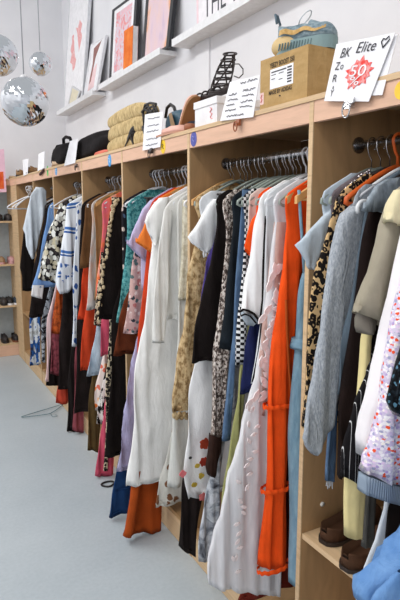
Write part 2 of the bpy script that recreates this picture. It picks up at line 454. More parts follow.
# ---- fabrics
BLK = cloth((26, 20, 19), .2); BLK2 = cloth((34, 27, 26), .25); DKBR = cloth((48, 30, 24), .2)
WHT = cloth((236, 236, 236), .03); WHT2 = cloth((222, 225, 228), .05); CREAM = cloth((226, 218, 200), .06)
GAUZE = cloth((240, 239, 236), .03, 400, streak=.04)
LTB = cloth((190, 202, 212), .05); ORG = cloth((238, 82, 24), .06); RED = cloth((206, 70, 38), .08); ORT = cloth((232, 128, 56), .06)
LAV = cloth((188, 180, 212), .06); LAVG = cloth((176, 172, 206), .08, 500, streak=.2)
NAVY = cloth((34, 40, 82), .15); NAVB = cloth((28, 60, 104), .12); RUST = cloth((160, 70, 24), .08); BROWN = cloth((104, 72, 44), .12)
CHOC = cloth((104, 50, 28), .14); OLIVE = cloth((84, 66, 38), .12); TAN = cloth((150, 112, 72), .1); HOTP = cloth((206, 84, 108), .08); MAR = cloth((138, 70, 78), .12)
KHAKI = cloth((150, 150, 98), .08); PALEY = cloth((222, 206, 150), .05); TAUPE = cloth((158, 150, 132), .06); PURP = cloth((84, 70, 140), .1)
DEN = noisy([(.3, (108, 140, 160)), (.7, (134, 164, 180))], 60, (1, 1, .3)); DENL = noisy([(.3, (140, 160, 178)), (.7, (184, 200, 212))], 25, (1, 1, .4))
DEND = noisy([(.3, (70, 92, 122)), (.7, (96, 122, 152))], 40, (1, 1, .4)); DENB = noisy([(.3, (88, 130, 184)), (.7, (116, 156, 204))], 18)
MARL = noisy([(.32, (140, 146, 154)), (.5, (160, 166, 173)), (.68, (184, 188, 193))], 260, (1, 1, .35), bump=.6)
STEEL = cloth((98, 112, 124), .12)
LEO = leopard((206, 172, 124), (22, 16, 14), 74); LEOS = leopard((206, 190, 162), (30, 24, 22), 60)
SNAKE = noisy([(.0, (58, 50, 48)), (.44, (70, 60, 56)), (.5, (150, 132, 122)), (.56, (214, 204, 196)), (.8, (226, 218, 210))], 110, (1, 1, .7), dist=.5)
FLOB = dots((32, 28, 32), [(226, 222, 208), (206, 196, 168), (236, 236, 230), (180, 178, 168), (60, 54, 56)], 36, .6)
SHAWL = stripes([(0, (226, 230, 236)), (.62, (52, 92, 158)), (.70, (222, 228, 236)), (.76, (70, 112, 176)), (.88, (226, 230, 236))], 2.0, 'Z', 2.2, True, 1.2)
ETHN = dots((222, 228, 236), [(48, 84, 150), (60, 100, 166), (222, 228, 236)], 34, .4, (1, 1, .6))
BLUW = noisy([(.0, (50, 60, 90)), (.40, (44, 92, 160)), (.5, (220, 226, 232)), (.6, (186, 190, 190)), (.68, (40, 44, 60))], 14, (1, 1, .6), const=True)
BLUEB = noisy([(.3, (98, 138, 196)), (.7, (134, 168, 214))], 6)
TIE = noisy([(.3, (130, 126, 124)), (.5, (196, 190, 186)), (.62, (206, 170, 150)), (.75, (158, 160, 170))], 9, (1, 1, .5))
PINKM = noisy([(.25, (230, 190, 70)), (.4, (236, 110, 130)), (.52, (238, 120, 70)), (.62, (240, 200, 190)), (.72, (236, 96, 130))], 7, (1, 1, .6))
FLOP = dots((206, 170, 164), [(60, 66, 74), (226, 196, 190), (190, 120, 118), (236, 220, 214), (90, 110, 110)], 46, .45)
ORFL = dots((230, 214, 206), [(226, 120, 54), (216, 110, 90), (240, 180, 130)], 26, .36)
ZEBRA = noisy([(.0, (24, 20, 20)), (.5, (226, 222, 216))], 40, (1, 1, .4), const=True)
TEAL = noisy([(.38, (40, 100, 106)), (.5, (78, 150, 152)), (.6, (110, 172, 170))], 70)
CHARF = dots((38, 36, 40), [(210, 190, 180), (90, 110, 140), (60, 60, 66)], 26, .28)
LACE = noisy([(.3, (118, 92, 60)), (.42, (150, 122, 84)), (.52, (190, 162, 120)), (.7, (208, 184, 144))], 58, (1, 1, .8), bump=.6)
LACEC = noisy([(.35, (196, 186, 160)), (.6, (226, 220, 200))], 60)
WFLO = dots((234, 234, 234), [(160, 62, 40), (196, 170, 70), (216, 120, 124), (234, 234, 234), (234, 234, 234), (70, 66, 60), (234, 234, 234)], 8, .3, dist=.6)
MARBLE = noisy([(.3, (60, 62, 70)), (.45, (150, 156, 166)), (.6, (206, 210, 216))], 16, dist=1.2)
CHECK = check((24, 22, 24), (226, 226, 226), 95)
SPOTB = dots((214, 212, 204), [(128, 88, 62), (214, 212, 204)], 20, .36)
PIN = stripes([(0, (24, 22, 24)), (.93, (206, 206, 206))], 32, 'X')
BLUSH = cloth((226, 206, 196), .05)
RUSTP = noisy([(.35, (120, 50, 24)), (.6, (192, 90, 40))], 30); MARP = noisy([(.35, (84, 38, 44)), (.6, (140, 70, 80))], 30)
CONF = dots((206, 196, 216), [(232, 84, 48), (232, 226, 232), (214, 200, 222), (226, 218, 230), (196, 180, 212), (232, 226, 232), (180, 160, 206), (240, 236, 240), (224, 200, 226), (158, 160, 190), (240, 232, 226)], 130, .6, (1, 1, 1.3))
n_ = NT('sequins'); v_ = n_.vor(n_.coords(), 160); s_ = n_.add('SeparateColor'); n_.lk(v_.outputs['Color'], s_.inputs[0])
SEQ = n_.fin(n_.ramp(s_.outputs[0], [(0, (10, 12, 16)), (.6, (26, 34, 40)), (.9, (90, 130, 150))], True), .25, .7)
n_ = NT('tulle'); k_ = n_.noise(n_.coords((1, 1, .12)), 60, 3); n_.b.inputs['Alpha'].default_value = .78
TULLE = n_.fin(n_.ramp(k_.outputs['Fac'], [(.3, (222, 222, 226)), (.7, (242, 240, 242))]), .9, spec=.1)
NUDE = cloth((196, 160, 150), .08); PETAL = cloth((238, 228, 228), .04)
GA, GB, GC, GD, GE, GF = ['clothes in the %s bay' % s for s in ('far end', 'patterned', 'brown and black', 'white dress', 'tulle gown', 'nearest')]

# ---- bay at the far end -------------------------------------------------------------------------
strip('jacket', 'black jacket hanging lowest at the far end, sleeve below the white shirt', 'jacket', 4.93,
      [(25, 222, 40, 222), (21, 250, 36, 250), (19.5, 268, 34, 268), (22.5, 275, 34, 275), (23, 291, 33, 291)], BLK, 'black jacket', hang='dark', hx=1.12, group=GA)
strip('shirt', 'pale blue-white shirt draped over the outermost hanger at the far end', 'shirt', 4.72,
      [(36, 187, 43, 187.5), (31, 195, 46, 191), (27, 210, 46, 205), (22.5, 229, 42, 224), (24.5, 234, 40, 236), (26, 246, 37.5, 246), (32, 259, 34.5, 257)], WHT2 if 0 else cloth((206, 214, 222), .06), 'pale blue-white shirt', th=.022, A=.022, fl=.11, head=False, hang='white', group=GA, smooth=0, M=40)
garment('blouse', 'black blouse squeezed between the white shirt and the blue dress', 'blouse', 4.52, [(47, 202), (45, 213), (40, 240), (34, 268), (30, 300), (29, 318)], BLK2, 'black blouse at the far end', group=GA)
garment('skirt', 'long blue and white swirl-patterned skirt at the far end near the floor', 'skirt', 4.85, [(31, 306), (29.5, 330), (29.5, 366)], BLUW, 'blue swirl skirt', head='auto', group=GA, right=[(40, 306), (40, 330), (41, 364)], hang='white')
strip('scarf', 'dark patterned scarf between the blue swirl skirt and the pale pink sash', 'scarf', 4.5, [(42, 320, 47, 320), (41, 345, 46, 345), (41, 362, 46, 362)], noisy([(.45, (30, 28, 34)), (.55, (170, 176, 184))], 40), 'dark patterned scarf', hang='dark', group=GA, hx=1.24)
garment('dress', 'blue dress with a white hem band at the far end', 'dress', 4.36, [(54, 199), (51, 204), (47, 222), (42, 243), (37, 268), (33, 285), (31.5, 288)], BLUEB, 'blue dress with white hem', group=GA,
        parts=[('sleeve', [(32.5, 285, 44, 285), (31.5, 290, 43.5, 290), (30.5, 296, 42.5, 299)], .014, -.004, WHT, 'hem_band', 'white hem band')])
strip('sash', 'pale pink narrow sash hanging straight among dark clothes', 'sash', 4.25, [(47.5, 318, 51, 318), (47, 345, 50.5, 345), (46, 365, 50, 365), (45, 381, 49, 381)], cloth((226, 196, 196), .04), 'pale pink sash', hang='white', group=GA, hx=1.24)
garment('skirt', 'black long skirt reaching nearest the floor beside the pale pink sash', 'skirt', 4.31, [(50, 330), (48, 370), (46.5, 385)], BLK, 'black long skirt beside the sash', head='auto', hang='dark', group=GA, right=[(60, 330), (59, 370), (59, 386)])
# ---- patterned bay --------------------------------------------------------------------------------
garment('skirt', 'maroon patterned skirt under the rust blouse', 'skirt', 4.2, [(53, 310), (51, 345), (49.5, 374)], MARP, 'maroon patterned skirt', head='auto', right=[(64, 310), (63, 345), (63, 376)], group=GB)
garment('dress', 'black and cream big-floral dress beside the blue shawl', 'dress', 4.06, [(62, 203), (58.5, 208), (52, 225), (45, 248), (39, 268), (36, 279)], FLOB, 'black and cream floral dress', th=.03, A=.014, group=GB, right=[(74, 203), (73, 208), (70, 225), (66, 248), (62, 268), (58, 283)], edgew=2)
garment('blouse', 'rust patterned blouse below the dark lining in the patterned bay', 'blouse', 4.12, [(57, 280), (54, 305), (52, 333)], RUSTP, 'rust patterned blouse', head='auto', group=GB, right=[(68, 280), (66, 305), (63, 334)])
garment('dress', 'black dress whose hem ends just above the maroon trousers', 'dress', 3.94, [(63, 280), (61, 320), (59, 360), (57, 390)], BLK2, 'black dress behind the shawl', head='auto', hang='dark', group=GB)
garment('trousers', 'orange-red trousers cuff showing at floor level behind the black dress', 'trousers', 4.0, [(60, 380), (57, 396), (56, 403)], cloth((190, 70, 50), .08), 'orange-red trousers', head='auto', group=GB, right=[(70, 380), (68, 396), (68, 404)])
garment('shawl', 'white shawl with blue woven stripes and zigzags', 'shawl', 3.84, [(73, 201), (70, 206), (66, 225), (60, 255), (57.5, 265), (55, 280), (57, 290), (60, 293)], SHAWL, 'blue striped shawl', th=.03, A=.012, group=GB,
        right=[(80, 201), (79, 206), (78, 225), (75, 255), (74, 265), (73, 280), (71, 289), (68, 292)],
        parts=[('sleeve', [(58.5, 262, 74, 266), (55.5, 278, 73.5, 280), (57, 290, 71.5, 289), (60, 293, 68, 292.5)], .036, -.004, ETHN, 'patterned_end', 'zigzag patterned end')])
strip('scarf', 'long narrow white and blue scarf between the shawl and the brown knit', 'scarf', 3.66, [(77, 206, 82, 206), (75, 240, 81, 240), (73.5, 275, 79, 275), (72.5, 310, 78.5, 310), (72.5, 346, 77.5, 346)], ETHN, 'narrow blue scarf', hang='white', group=GB)
garment('trousers', 'black trousers with hem just above the floor beside the maroon pair', 'trousers', 3.74, [(72, 340), (68, 390), (67, 431)], BLK, 'black trousers beside maroon', head='auto', hang='dark', group=GB, right=[(80, 340), (77, 390), (76, 432)])
garment('trousers', 'maroon pink trousers reaching down near the bare floor', 'trousers', 3.69, [(77, 340), (73.5, 390), (73, 430)], MAR, 'maroon trousers', head='auto', group=GB, right=[(88, 340), (84, 390), (83, 433)])
# ---- brown and black bay --------------------------------------------------------------------------
garment('dress', 'black long dress directly left of the brown knit', 'dress', 3.51, [(85, 203), (81, 222), (79, 260), (78, 300), (77, 345), (75, 385), (74.5, 413)], BLK2, 'black long dress beside the brown knit', hang='dark', group=GC)
garment('tunic', 'orange-red tunic showing below the brown knit', 'tunic', 3.465, [(86, 260), (83, 274), (80, 298), (76.5, 320)], RED, 'orange-red tunic', head='auto', group=GC)
garment('sweater', 'brown knitted sweater with wide sleeve', 'sweater', 3.42, [(89, 199), (87, 205), (85, 222), (82, 245), (79.5, 262), (79, 268)], BROWN, 'brown knit', th=.018, group=GC)
garment('dress', 'orange-red dress ending lower than the orange-red tunic', 'dress', 3.38, [(87, 290), (84, 325), (81.5, 350), (79.5, 371)], RED, 'longer orange-red dress', head='auto', group=GC)
garment('sweater', 'grey tie-dyed sweater next to the brown knit', 'sweater', 3.32, [(99, 199), (94, 205), (92, 218), (91, 240), (89.5, 268), (88, 290), (85.5, 310)], TIE, 'grey tie-dyed sweater', group=GC)
garment('blouse', 'tan brown blouse between tie-dyed grey and pink', 'blouse', 3.265, [(103, 203), (99, 211), (96.5, 230), (95, 270), (94, 300)], TAN, 'tan blouse', hang='wood', group=GC)
garment('trousers', 'olive brown trousers standing out above the floor', 'trousers', 3.22, [(95, 340), (90, 400), (86.5, 450)], OLIVE, 'olive trousers', head='auto', hang='dark', group=GC, right=[(106, 340), (102, 400), (99, 452)])
garment('skirt', 'faded light denim skirt above the orange floral dress', 'skirt', 3.175, [(97, 318), (93, 345), (87, 376)], DENL, 'light denim skirt', head='auto', group=GC, th=.02)
garment('blouse', 'pink orange and yellow blouse with bright shoulders', 'blouse', 3.125, [(110, 201), (106, 206), (102.5, 214), (101.5, 235), (99.5, 255), (98, 275), (96.5, 300), (94, 322)], PINKM, 'pink and orange blouse', group=GC,
        parts=[('sleeve', [(100.5, 252, 108, 252), (98.5, 275, 107, 275), (96.5, 300, 105, 300), (94, 325, 103, 327)], .016, -.006, LEOS, 'lower_panel', 'leopard lower panel')])
garment('dress', 'white dress with orange blooms, hem below the light denim skirt', 'dress', 3.085, [(99, 370), (95, 390), (95.5, 404), (97, 411)], ORFL, 'orange bloom dress', head='auto', group=GC, right=[(110, 370), (107, 390), (106.5, 404), (106, 413)])
garment('blouse', 'hot pink blouse hem peeking under the black poncho', 'blouse', 3.03, [(103, 318), (101, 335), (99.5, 356)], HOTP, 'hot pink blouse', head='auto', group=GC)
garment('skirt', 'black and white zebra skirt hem under the orange bloom dress', 'skirt', 3.06, [(100, 400), (97.5, 412), (96, 423)], ZEBRA, 'zebra skirt', head='auto', group=GC, right=[(110, 400), (108, 412), (107, 425)])
garment('trousers', 'hot pink trousers reaching the floor left of the black long dress', 'trousers', 2.994, [(105, 400), (99.5, 440), (95.5, 475)], HOTP, 'hot pink trousers', head='auto', group=GC, right=[(116, 400), (114, 440), (112.5, 477)])
strip('scarf', 'narrow leopard scarf hanging low in front of hot pink', 'scarf', 2.965, [(109, 322, 114, 322), (107.5, 360, 112, 360), (106, 400, 110, 400), (104.5, 440, 108, 440), (104, 470, 106.5, 470)], LEOS, 'leopard scarf', hang='dark', group=GC)
def poncho_trim(root, org, y):
    m = MB(); E_ = [(116, 200), (112, 204), (109, 217), (107, 230), (105, 246), (102, 270), (99, 295), (96, 320)]
    P = [ony(a + .8, b, y) for a, b in E_]
    for i in range(70):
        t = i / 69 * (len(P) - 1); k = min(int(t), len(P) - 2); p = P[k].lerp(P[k + 1], t - k)
        if i % 3 == 1: continue
        m.add(*sphere_pts((p.x + random.uniform(-.004, .012), p.y - .012, p.z), .007 + random.random() * .006, .005, .008 + random.random() * .008, 8, 6))
    m.build('spotted_trim', noisy([(.35, (120, 90, 54)), (.5, (216, 196, 160))], 60), root, org, True)['label'] = 'cream and tan spotted trim'
garment('poncho', 'wide black poncho with spotted trim along its edge', 'poncho', 2.92, [(117, 199), (112.5, 204), (109.5, 217), (107, 230), (105, 246), (102, 270), (99, 295), (96, 320)], BLK, 'black poncho', th=.02, A=.01, group=GC, hang='white',
        parts=[('fn', poncho_trim)], maxhw=.34)
garment('dress', 'black ankle-length dress below the black poncho', 'dress', 2.875, [(113, 310), (110.5, 370), (108, 420), (105.5, 458)], BLK, 'black ankle-length dress', head='auto', hang='dark', group=GC)
# ---- white dress bay ------------------------------------------------------------------------------
garment('blouse', 'charcoal blouse with small scattered flowers left of the teal dress', 'blouse', 2.78, [(128, 203), (124.5, 211), (122.5, 240), (121.5, 280), (121, 300)], CHARF, 'charcoal flowered blouse', hang='white', group=GD)
garment('dress', 'teal lace dress beside the lavender tee', 'dress', 2.7, [(137, 204), (131.5, 212), (127.5, 230), (124.5, 260), (121, 295), (116.5, 322)], TEAL, 'teal lace dress', group=GD)
garment('trousers', 'chestnut brown trousers under the teal dress', 'trousers', 2.645, [(125, 300), (118, 330), (112.5, 356)], CHOC, 'chestnut brown trousers', head='auto', hang='dark', group=GD)
garment('dress', 'navy blue maxi dress, hem at the floor left of the rust dress', 'dress', 2.52, [(133, 400), (120, 452), (114, 486), (109, 517)], NAVB, 'navy maxi dress', head='auto', hang='dark', group=GD)
garment('blouse', 'pink and grey floral blouse below the lavender tee', 'blouse', 2.585, [(138, 240), (131, 262), (128, 298), (126, 322), (124.5, 334)], FLOP, 'pink floral blouse', head='auto', group=GD, th=.02)
garment('skirt', 'lavender crinkled gauze skirt between black and white dresses', 'skirt', 2.48, [(135, 340), (129, 380), (121.5, 430), (116.5, 472)], LAVG, 'lavender gauze skirt', head='auto', group=GD, A=.014, fl=.05)
garment('t_shirt', 'lavender t-shirt with a wide short sleeve', 't-shirt', 2.435, [(152, 199), (148, 206), (144, 222), (142, 262), (143, 290)], LAV, 'lavender tee', group=GD,
        parts=[('sleeve', [(151, 200, 156, 199), (143, 209, 153, 210), (136, 224, 151, 226), (129, 239, 148, 247), (125.5, 243.5, 146, 262)], .02, -.012, LAV)])
garment('blouse', 'red-orange long-sleeved blouse between the lavender and orange tees', 'blouse', 2.399, [(157, 194), (152, 199), (149, 215), (147, 240), (145, 265), (141, 310), (139, 344), (136, 400)], RED, 'red-orange blouse', group=GD)
garment('t_shirt', 'bright orange t-shirt with short sleeve beside the white dress', 't-shirt', 2.358, [(161, 196), (157, 203), (154, 222), (152, 255), (150, 285)], ORT, 'orange tee', group=GD, hang='wood',
        parts=[('sleeve', [(160, 198, 166, 198), (153, 207, 163, 208), (146, 222, 160, 226), (139, 238, 157, 248), (136.5, 242, 152.5, 254)], .02, -.012, ORT)])
garment('dress', 'rust orange maxi dress touching the floor under the white dress', 'dress', 2.323, [(146, 400), (139, 450), (132, 495), (126.5, 528), (126, 534)], RUST, 'rust maxi dress', head='auto', group=GD, th=.009, A=.012, fl=.12, right=[(175, 400), (170, 450), (165, 495), (161, 525), (160, 531)],
        parts=[('tube', [(137, 470), (134, 500), (129, 530), (127, 536)], .022, -.035, RUST, 'tie')])
def tier_seam(root, org, y):
    m = MB(); a = ony(133.5, 422, y); b = ony(187, 425, y)
    P = []
    for i in range(40):
        q = a.lerp(b, i / 39); P.append((q.x, q.y - .033 - .004 * math.sin(i * 1.7), q.z + .003 * math.sin(i * 2.3)))
    m.tube(P, .0045, 6); m.build('gathered_seam', GAUZE, root, org, True)
garment('dress', 'long white tiered gauze dress with wide short sleeve', 'dress', 2.275, [(160, 198), (153, 206), (152.5, 246), (150.5, 268), (146, 305), (140, 340), (136, 365), (133.5, 395), (133.5, 420), (129.5, 455), (127, 487)], GAUZE, 'white tiered dress', th=.020, A=.012, fl=.06, M=64, group=GD, maxhw=.36,
        parts=[('sleeve', [(160, 198, 168, 197), (153, 205, 166, 208), (147.5, 214, 164, 222), (144, 221.5, 161, 236), (146, 226, 157, 244), (151, 238, 155, 246)], .024, -.02, GAUZE)], hemdrop=.012)
garment('tunic', 'white overlapping tunic with stepped hem in front of the tiered dress', 'tunic', 2.193, [(168, 197), (163, 206), (162, 250), (163, 290), (164.5, 320)], cloth((232, 231, 226), .04, streak=.06), 'white stepped tunic', th=.014, A=.012, group=GD,
        parts=[('sleeve', [(164, 210, 172, 210), (158, 250, 170, 250), (154, 300, 167, 300), (152.5, 343, 164.5, 343)], .007, -.022, cloth((232, 231, 226), .04, streak=.06), 'side_panel')])
garment('skirt', 'sheer cream skirt with brown spots under the white dress hem', 'skirt', 2.229, [(172, 420), (163, 470), (156, 508)], SPOTB, 'brown spotted skirt', head='auto', group=GD)
garment('gown', 'cream lace gown against the plywood divider beside the white tunic', 'gown', 2.135, [(187, 192), (183, 199), (181, 230), (179, 290), (176, 350), (172, 420), (169, 470), (168, 488)], cloth((214, 214, 208), .05, streak=.1), 'cream lace gown', group=GD, th=.02, A=.014,
        parts=[('sleeve', [(183, 200, 193, 200), (182, 230, 193, 230), (180.5, 270, 192, 270), (179, 300, 190, 300)], .02, -.012, LACEC, 'lace_front')])
# ---- tulle gown bay -------------------------------------------------------------------------------
def lace_hem(root, org, y):
    m = MB()
    for i in range(9):
        p = ony(172.5 + i * 2.4, 413.5 + (1.5 if i % 2 else 0), y)
        m.add(*sphere_pts((p.x, p.y - .02, p.z), .012, .006, .016, 10, 6))
    m.build('scalloped_hem', LACE, root, org, True)
garment('dress', 'beige brown lace dress with scalloped hem, first in the tulle gown bay', 'dress', 1.995, [(208, 199), (203, 206), (200, 222), (195.5, 245), (190, 270), (186, 300), (180, 340), (175.5, 380), (171.5, 411)], LACE, 'beige lace dress', th=.026, A=.018, fl=.06, group=GE, hang='grey', parts=[('fn', lace_hem)], neck=.09)
def flowers(root, org, y):
    def blob(name, col, items, lab):
        m = MB(); rd = random.Random(len(items))
        for u, v, r, k in items:
            c = ony(u, v, y - .034)
            P = [(c.x + r * (1 + .13 * math.cos(k * a) + .06 * math.sin(2 * k * a)) * math.cos(a), c.y, c.z + r * (1 + .13 * math.cos(k * a) + .06 * math.sin(2 * k * a)) * math.sin(a)) for a in [2 * math.pi * i / 30 for i in range(30)]]
            m.add(P + [(a, b + .003, d) for a, b, d in P], [tuple(range(30)), tuple(range(59, 29, -1))] + [(i, (i + 1) % 30, (i + 1) % 30 + 30, i + 30) for i in range(30)])
        o = m.build(name, col, root, org); o['label'] = lab
    blob('flower', cloth((160, 62, 40), .2), [(205, 444, .022, 5)], 'large red printed flower')
    blob('flower', cloth((150, 52, 38), .2), [(204, 462, .018, 6)], 'lower red printed flower')
    blob('leaf', cloth((192, 164, 66), .1), [(197.5, 466, .010, 2)], 'yellow green printed leaf'); blob('leaf', cloth((192, 164, 66), .1), [(201.5, 476, .012, 3)], 'yellow printed leaf'); blob('leaf', cloth((186, 160, 60), .1), [(194.5, 485, .011, 2)], 'low yellow printed leaf')
    blob('flower', cloth((222, 120, 124), .1), [(183, 474, .014, 4)], 'pink printed flower'); blob('flower', cloth((200, 110, 108), .15), [(203, 497, .016, 5)], 'pink printed flower at the hem')
    blob('leaf', cloth((60, 60, 58), .1), [(190.5, 458, .006, 2)], 'small dark printed leaf')
garment('dress', 'white dress printed with red and yellow flowers, hem left of the dark cuff', 'dress', 1.862, [(206, 320), (196, 362), (191, 388), (188, 425), (184, 452), (180, 474), (184, 484), (188, 499)], WHT, 'red and yellow flowered white dress', head='auto', group=GE, hang='grey', th=.026, A=.012, neck=.09, parts=[('fn', flowers)])
garment('t_shirt', 'white t-shirt with flared short sleeve poking out past the plywood divider', 't-shirt', 1.945, [(214, 199), (209, 207), (208, 235), (209, 250), (210, 268)], WHT2, 'white tee', group=GE, hang='grey', th=.018, neck=.135,
        parts=[('sleeve', [(213, 199, 221, 199), (207, 206, 220, 210), (201, 219, 219, 222), (194, 230, 216, 236), (189, 237, 212, 247), (193, 243, 207, 252), (201, 249, 206, 253)], .026, -.016, cloth((234, 235, 236), .03)),
               ('tube', [(204, 250), (203.5, 254), (204, 257), (206, 256), (206, 252)], .004, -.02, WHT, 'tie_loop'),
               ('sleeve', [(208, 240, 214, 240), (209, 258, 212, 258), (209.5, 270, 210.5, 270)], .01, -.008, WHT2, 'hem_tail')])
garment('blouse', 'purple blouse glimpsed under the white tee', 'blouse', 1.915, [(205, 262), (201, 285), (199.5, 300)], PURP, 'purple blouse', head='auto', group=GE, hang='grey', neck=.09)
garment('dress', 'black knee dress with slanted hem right of the beige lace', 'dress', 1.82, [(222, 203), (219, 214), (214, 240), (208, 265), (203, 290), (198, 318), (193.5, 345), (192, 362)], BLK, 'black knee dress', group=GE, hang='grey', neck=.135, th=.018, hemdrop=.03)
garment('trousers', 'black trousers near the floor below the flowered white dress', 'trousers', 1.893, [(190, 440), (183, 480), (179, 520), (177.5, 547)], BLK2, 'black trousers under the flowered dress', head='auto', group=GE, hang='dark', right=[(206, 440), (202, 480), (198, 520), (196, 557)])
garment('blouse', 'grey snakeskin-print blouse with a dark brown cuff', 'blouse', 1.765, [(236, 191), (230, 197), (227, 206), (226, 230), (224, 255), (221.5, 290), (219, 325), (214, 355), (210.5, 385), (211, 410), (210, 437)], SNAKE, 'snakeskin-print blouse', group=GE, hang='grey', neck=.135, th=.018,
        parts=[('sleeve', [(210, 434, 221, 437), (208.5, 450, 220, 452), (206.5, 468, 216, 472), (208, 475, 214, 477)], .022, -.012, DKBR, 'cuff', 'dark brown cuff')],
        right=[(228, 325), (226, 355), (225, 385), (225, 410), (223, 439)])
garment('trousers', 'grey and white marbled trousers near the floor', 'trousers', 1.794, [(218, 430), (211, 470), (203, 515), (199, 545), (199, 560)], MARBLE, 'marbled trousers', head='auto', group=GE, hang='grey', th=.02, right=[(226, 430), (223, 470), (218, 515), (214, 545), (211, 564)])
garment('jacket', 'black jacket with dark teal sheen right of the snakeskin print', 'jacket', 1.71, [(246, 200), (240, 208), (236.5, 222), (232, 245), (228, 270), (224, 300), (220.5, 335), (220, 350)], cloth((28, 34, 40), .25), 'black teal jacket', group=GE, hang='grey', neck=.135, th=.022)
strip('scarf', 'narrow blue denim scarf hanging under the black teal jacket', 'scarf', 1.675, [(233, 330, 239, 330), (230, 355, 236, 355), (228, 380, 234, 380), (226, 410, 231, 410), (224, 440, 229, 440)], DEND, 'blue denim scarf', hang='grey', group=GE)
garment('dress', 'black and white houndstooth check dress', 'dress', 1.645, [(250, 204), (246, 212), (243.5, 235), (241.5, 260), (240, 290), (238, 330), (236, 365)], CHECK, 'houndstooth dress', group=GE, hang='grey', neck=.135)
garment('blouse', 'blush cream blouse behind the orange sleeve', 'blouse', 1.606, [(257, 202), (251.5, 209), (249, 228), (248, 250)], BLUSH, 'blush blouse', group=GE, hang='grey', neck=.135)
garment('trousers', 'khaki green trousers beside the navy skirt', 'trousers', 1.63, [(250, 325), (241, 365), (234, 410), (228.5, 460), (222, 515)], KHAKI, 'khaki green trousers', head='auto', group=GE, hang='grey', th=.016, right=[(258, 325), (250, 365), (244, 410), (238, 460), (232, 520)])
garment('skirt', 'navy blue skirt between khaki trousers and white cardigan', 'skirt', 1.585, [(252, 310), (246, 350), (240, 394)], NAVY, 'navy skirt', head='auto', group=GE, hang='grey')
garment('t_shirt', 'vivid orange t-shirt sleeve left of the white cardigan', 't-shirt', 1.56, [(262, 206), (258, 212), (256, 235), (256, 262)], ORG, 'vivid orange tee', group=GE, hang='grey', neck=.135,
        parts=[('sleeve', [(259, 212, 264, 212), (252, 219, 262, 221), (247.5, 232, 260, 236), (244.5, 246, 258, 251), (245, 250, 251, 256.5)], .012, -.006, ORG)])
def cardi_trim(root, org, y):
    m = MB(); f = lambda L: [ony(a, b, y - .026) for a, b in L]
    m.tube(f([(266, 216), (264, 240), (263, 270), (262.5, 300), (260, 322)]), .0035, 6)
    m.tube(f([(240, 312), (243, 309.5), (248, 310.5), (254, 314), (259, 321)]), .004, 6)
    m.tube(f([(241, 316), (245, 314), (250, 316), (256, 323)]), .003, 6)
    m.build('black_trim', BLK, root, org, True)['label'] = 'black piping'
garment('cardigan', 'white cardigan edged with black piping, loose open cuff', 'cardigan', 1.532, [(265, 200), (259, 206), (256, 224), (252.5, 250), (247.5, 280), (242, 303), (240, 311)], WHT, 'white cardigan', group=GE, hang='white', neck=.09, th=.02, right=[(270, 224), (268, 250), (266, 280), (263, 305), (260, 322)],
        parts=[('fn', cardi_trim), ('sleeve', [(241, 311, 258, 318), (242, 318, 257, 322), (246, 325, 253, 326)], .014, -.003, LTB, 'lining', 'pale grey lining')])
garment('blouse', 'plain white long blouse between the white cardigan and tulle gown', 'blouse', 1.506, [(273, 203), (268, 212), (265, 235), (263, 270), (261, 310), (257, 350), (253, 384)], WHT2, 'plain white blouse', group=GE, hang='white', neck=.09,
        parts=[('tube', [(262, 318), (259, 350), (254, 375), (252.5, 382)], .0035, -.022, BLK, 'ribbon')])
def gown_parts(root, org, y):
    rnd = random.Random(3)
    def leaf(c, s, an):
        V = []; ca, sa = math.cos(an), math.sin(an)
        L = [(0, 0), (.35, .2), (.7, .2), (1, 0), (.7, -.2), (.35, -.2)]
        for px, pz in L: V.append((c.x + s * (px * ca - pz * sa), c.y - (.0015 if 0 < px < 1 else 0), c.z + s * (px * sa + pz * ca)))
        for px, pz in L: V.append((c.x + s * (px * ca - pz * sa), c.y + .003, c.z + s * (px * sa + pz * ca)))
        m = MB().add(V, [(0, 1, 2, 3, 4, 5), (11, 10, 9, 8, 7, 6)] + [(i, (i + 1) % 6, (i + 1) % 6 + 6, i + 6) for i in range(6)]); m.build('leaf_applique', PETAL, root, org)['label'] = 'pale leaf shaped applique'
    for i in range(34):
        t = i / 33; u = 277 - 22 * t + rnd.uniform(-5, 5); v = 262 + 140 * t
        leaf(ony(u, v, y - .026), .046, rnd.uniform(-2.4, -.6) + (1.2 if i % 2 else 0))
    for i in range(22):
        t = i / 21; u = 252 - 16 * t + rnd.uniform(-5, 6); v = 405 + 165 * t
        leaf(ony(u, v, y - .028), .026, rnd.uniform(0, 6.28))
garment('gown', 'white tulle ball gown with pale leaf appliques and sheer wide skirt', 'gown', 1.457, [(283, 208), (276, 220), (272, 245), (268, 285), (264, 325), (260, 352), (250, 395), (239, 440), (226, 490), (213, 540), (206, 568), (209, 585)], TULLE, 'white tulle gown', group=GE, hang='white', neck=.09, th=.02, A=.009, fl=.06, M=64, edgew=.1, bodyname='tulle_skirt',
        right=[(292, 245), (290, 285), (288, 325), (286, 352), (286, 395), (284, 440), (282, 490), (280, 540), (279, 572), (278, 594)],
        parts=[('sleeve', [(276, 222, 290, 222), (271, 260, 288, 260), (267, 300, 287, 300), (262, 340, 285, 340), (257, 372, 283, 372), (252, 395, 276, 400), (250, 412, 266, 415)], .023, 0, NUDE, 'bodice', 'nude pink bodice'),
               ('sleeve', [(262, 360, 284, 360), (247, 420, 281, 420), (234, 480, 278, 480), (222, 540, 272, 540), (218, 570, 266, 574)], .014, 0, WHT, 'underskirt'), ('fn', gown_parts)])
garment('skirt', 'dark red skirt showing beneath the tulle gown hem', 'skirt', 1.482, [(266, 540), (248, 575), (236, 600), (234, 606)], cloth((120, 44, 34), .15), 'dark red skirt', head='auto', group=GE, hang='dark')
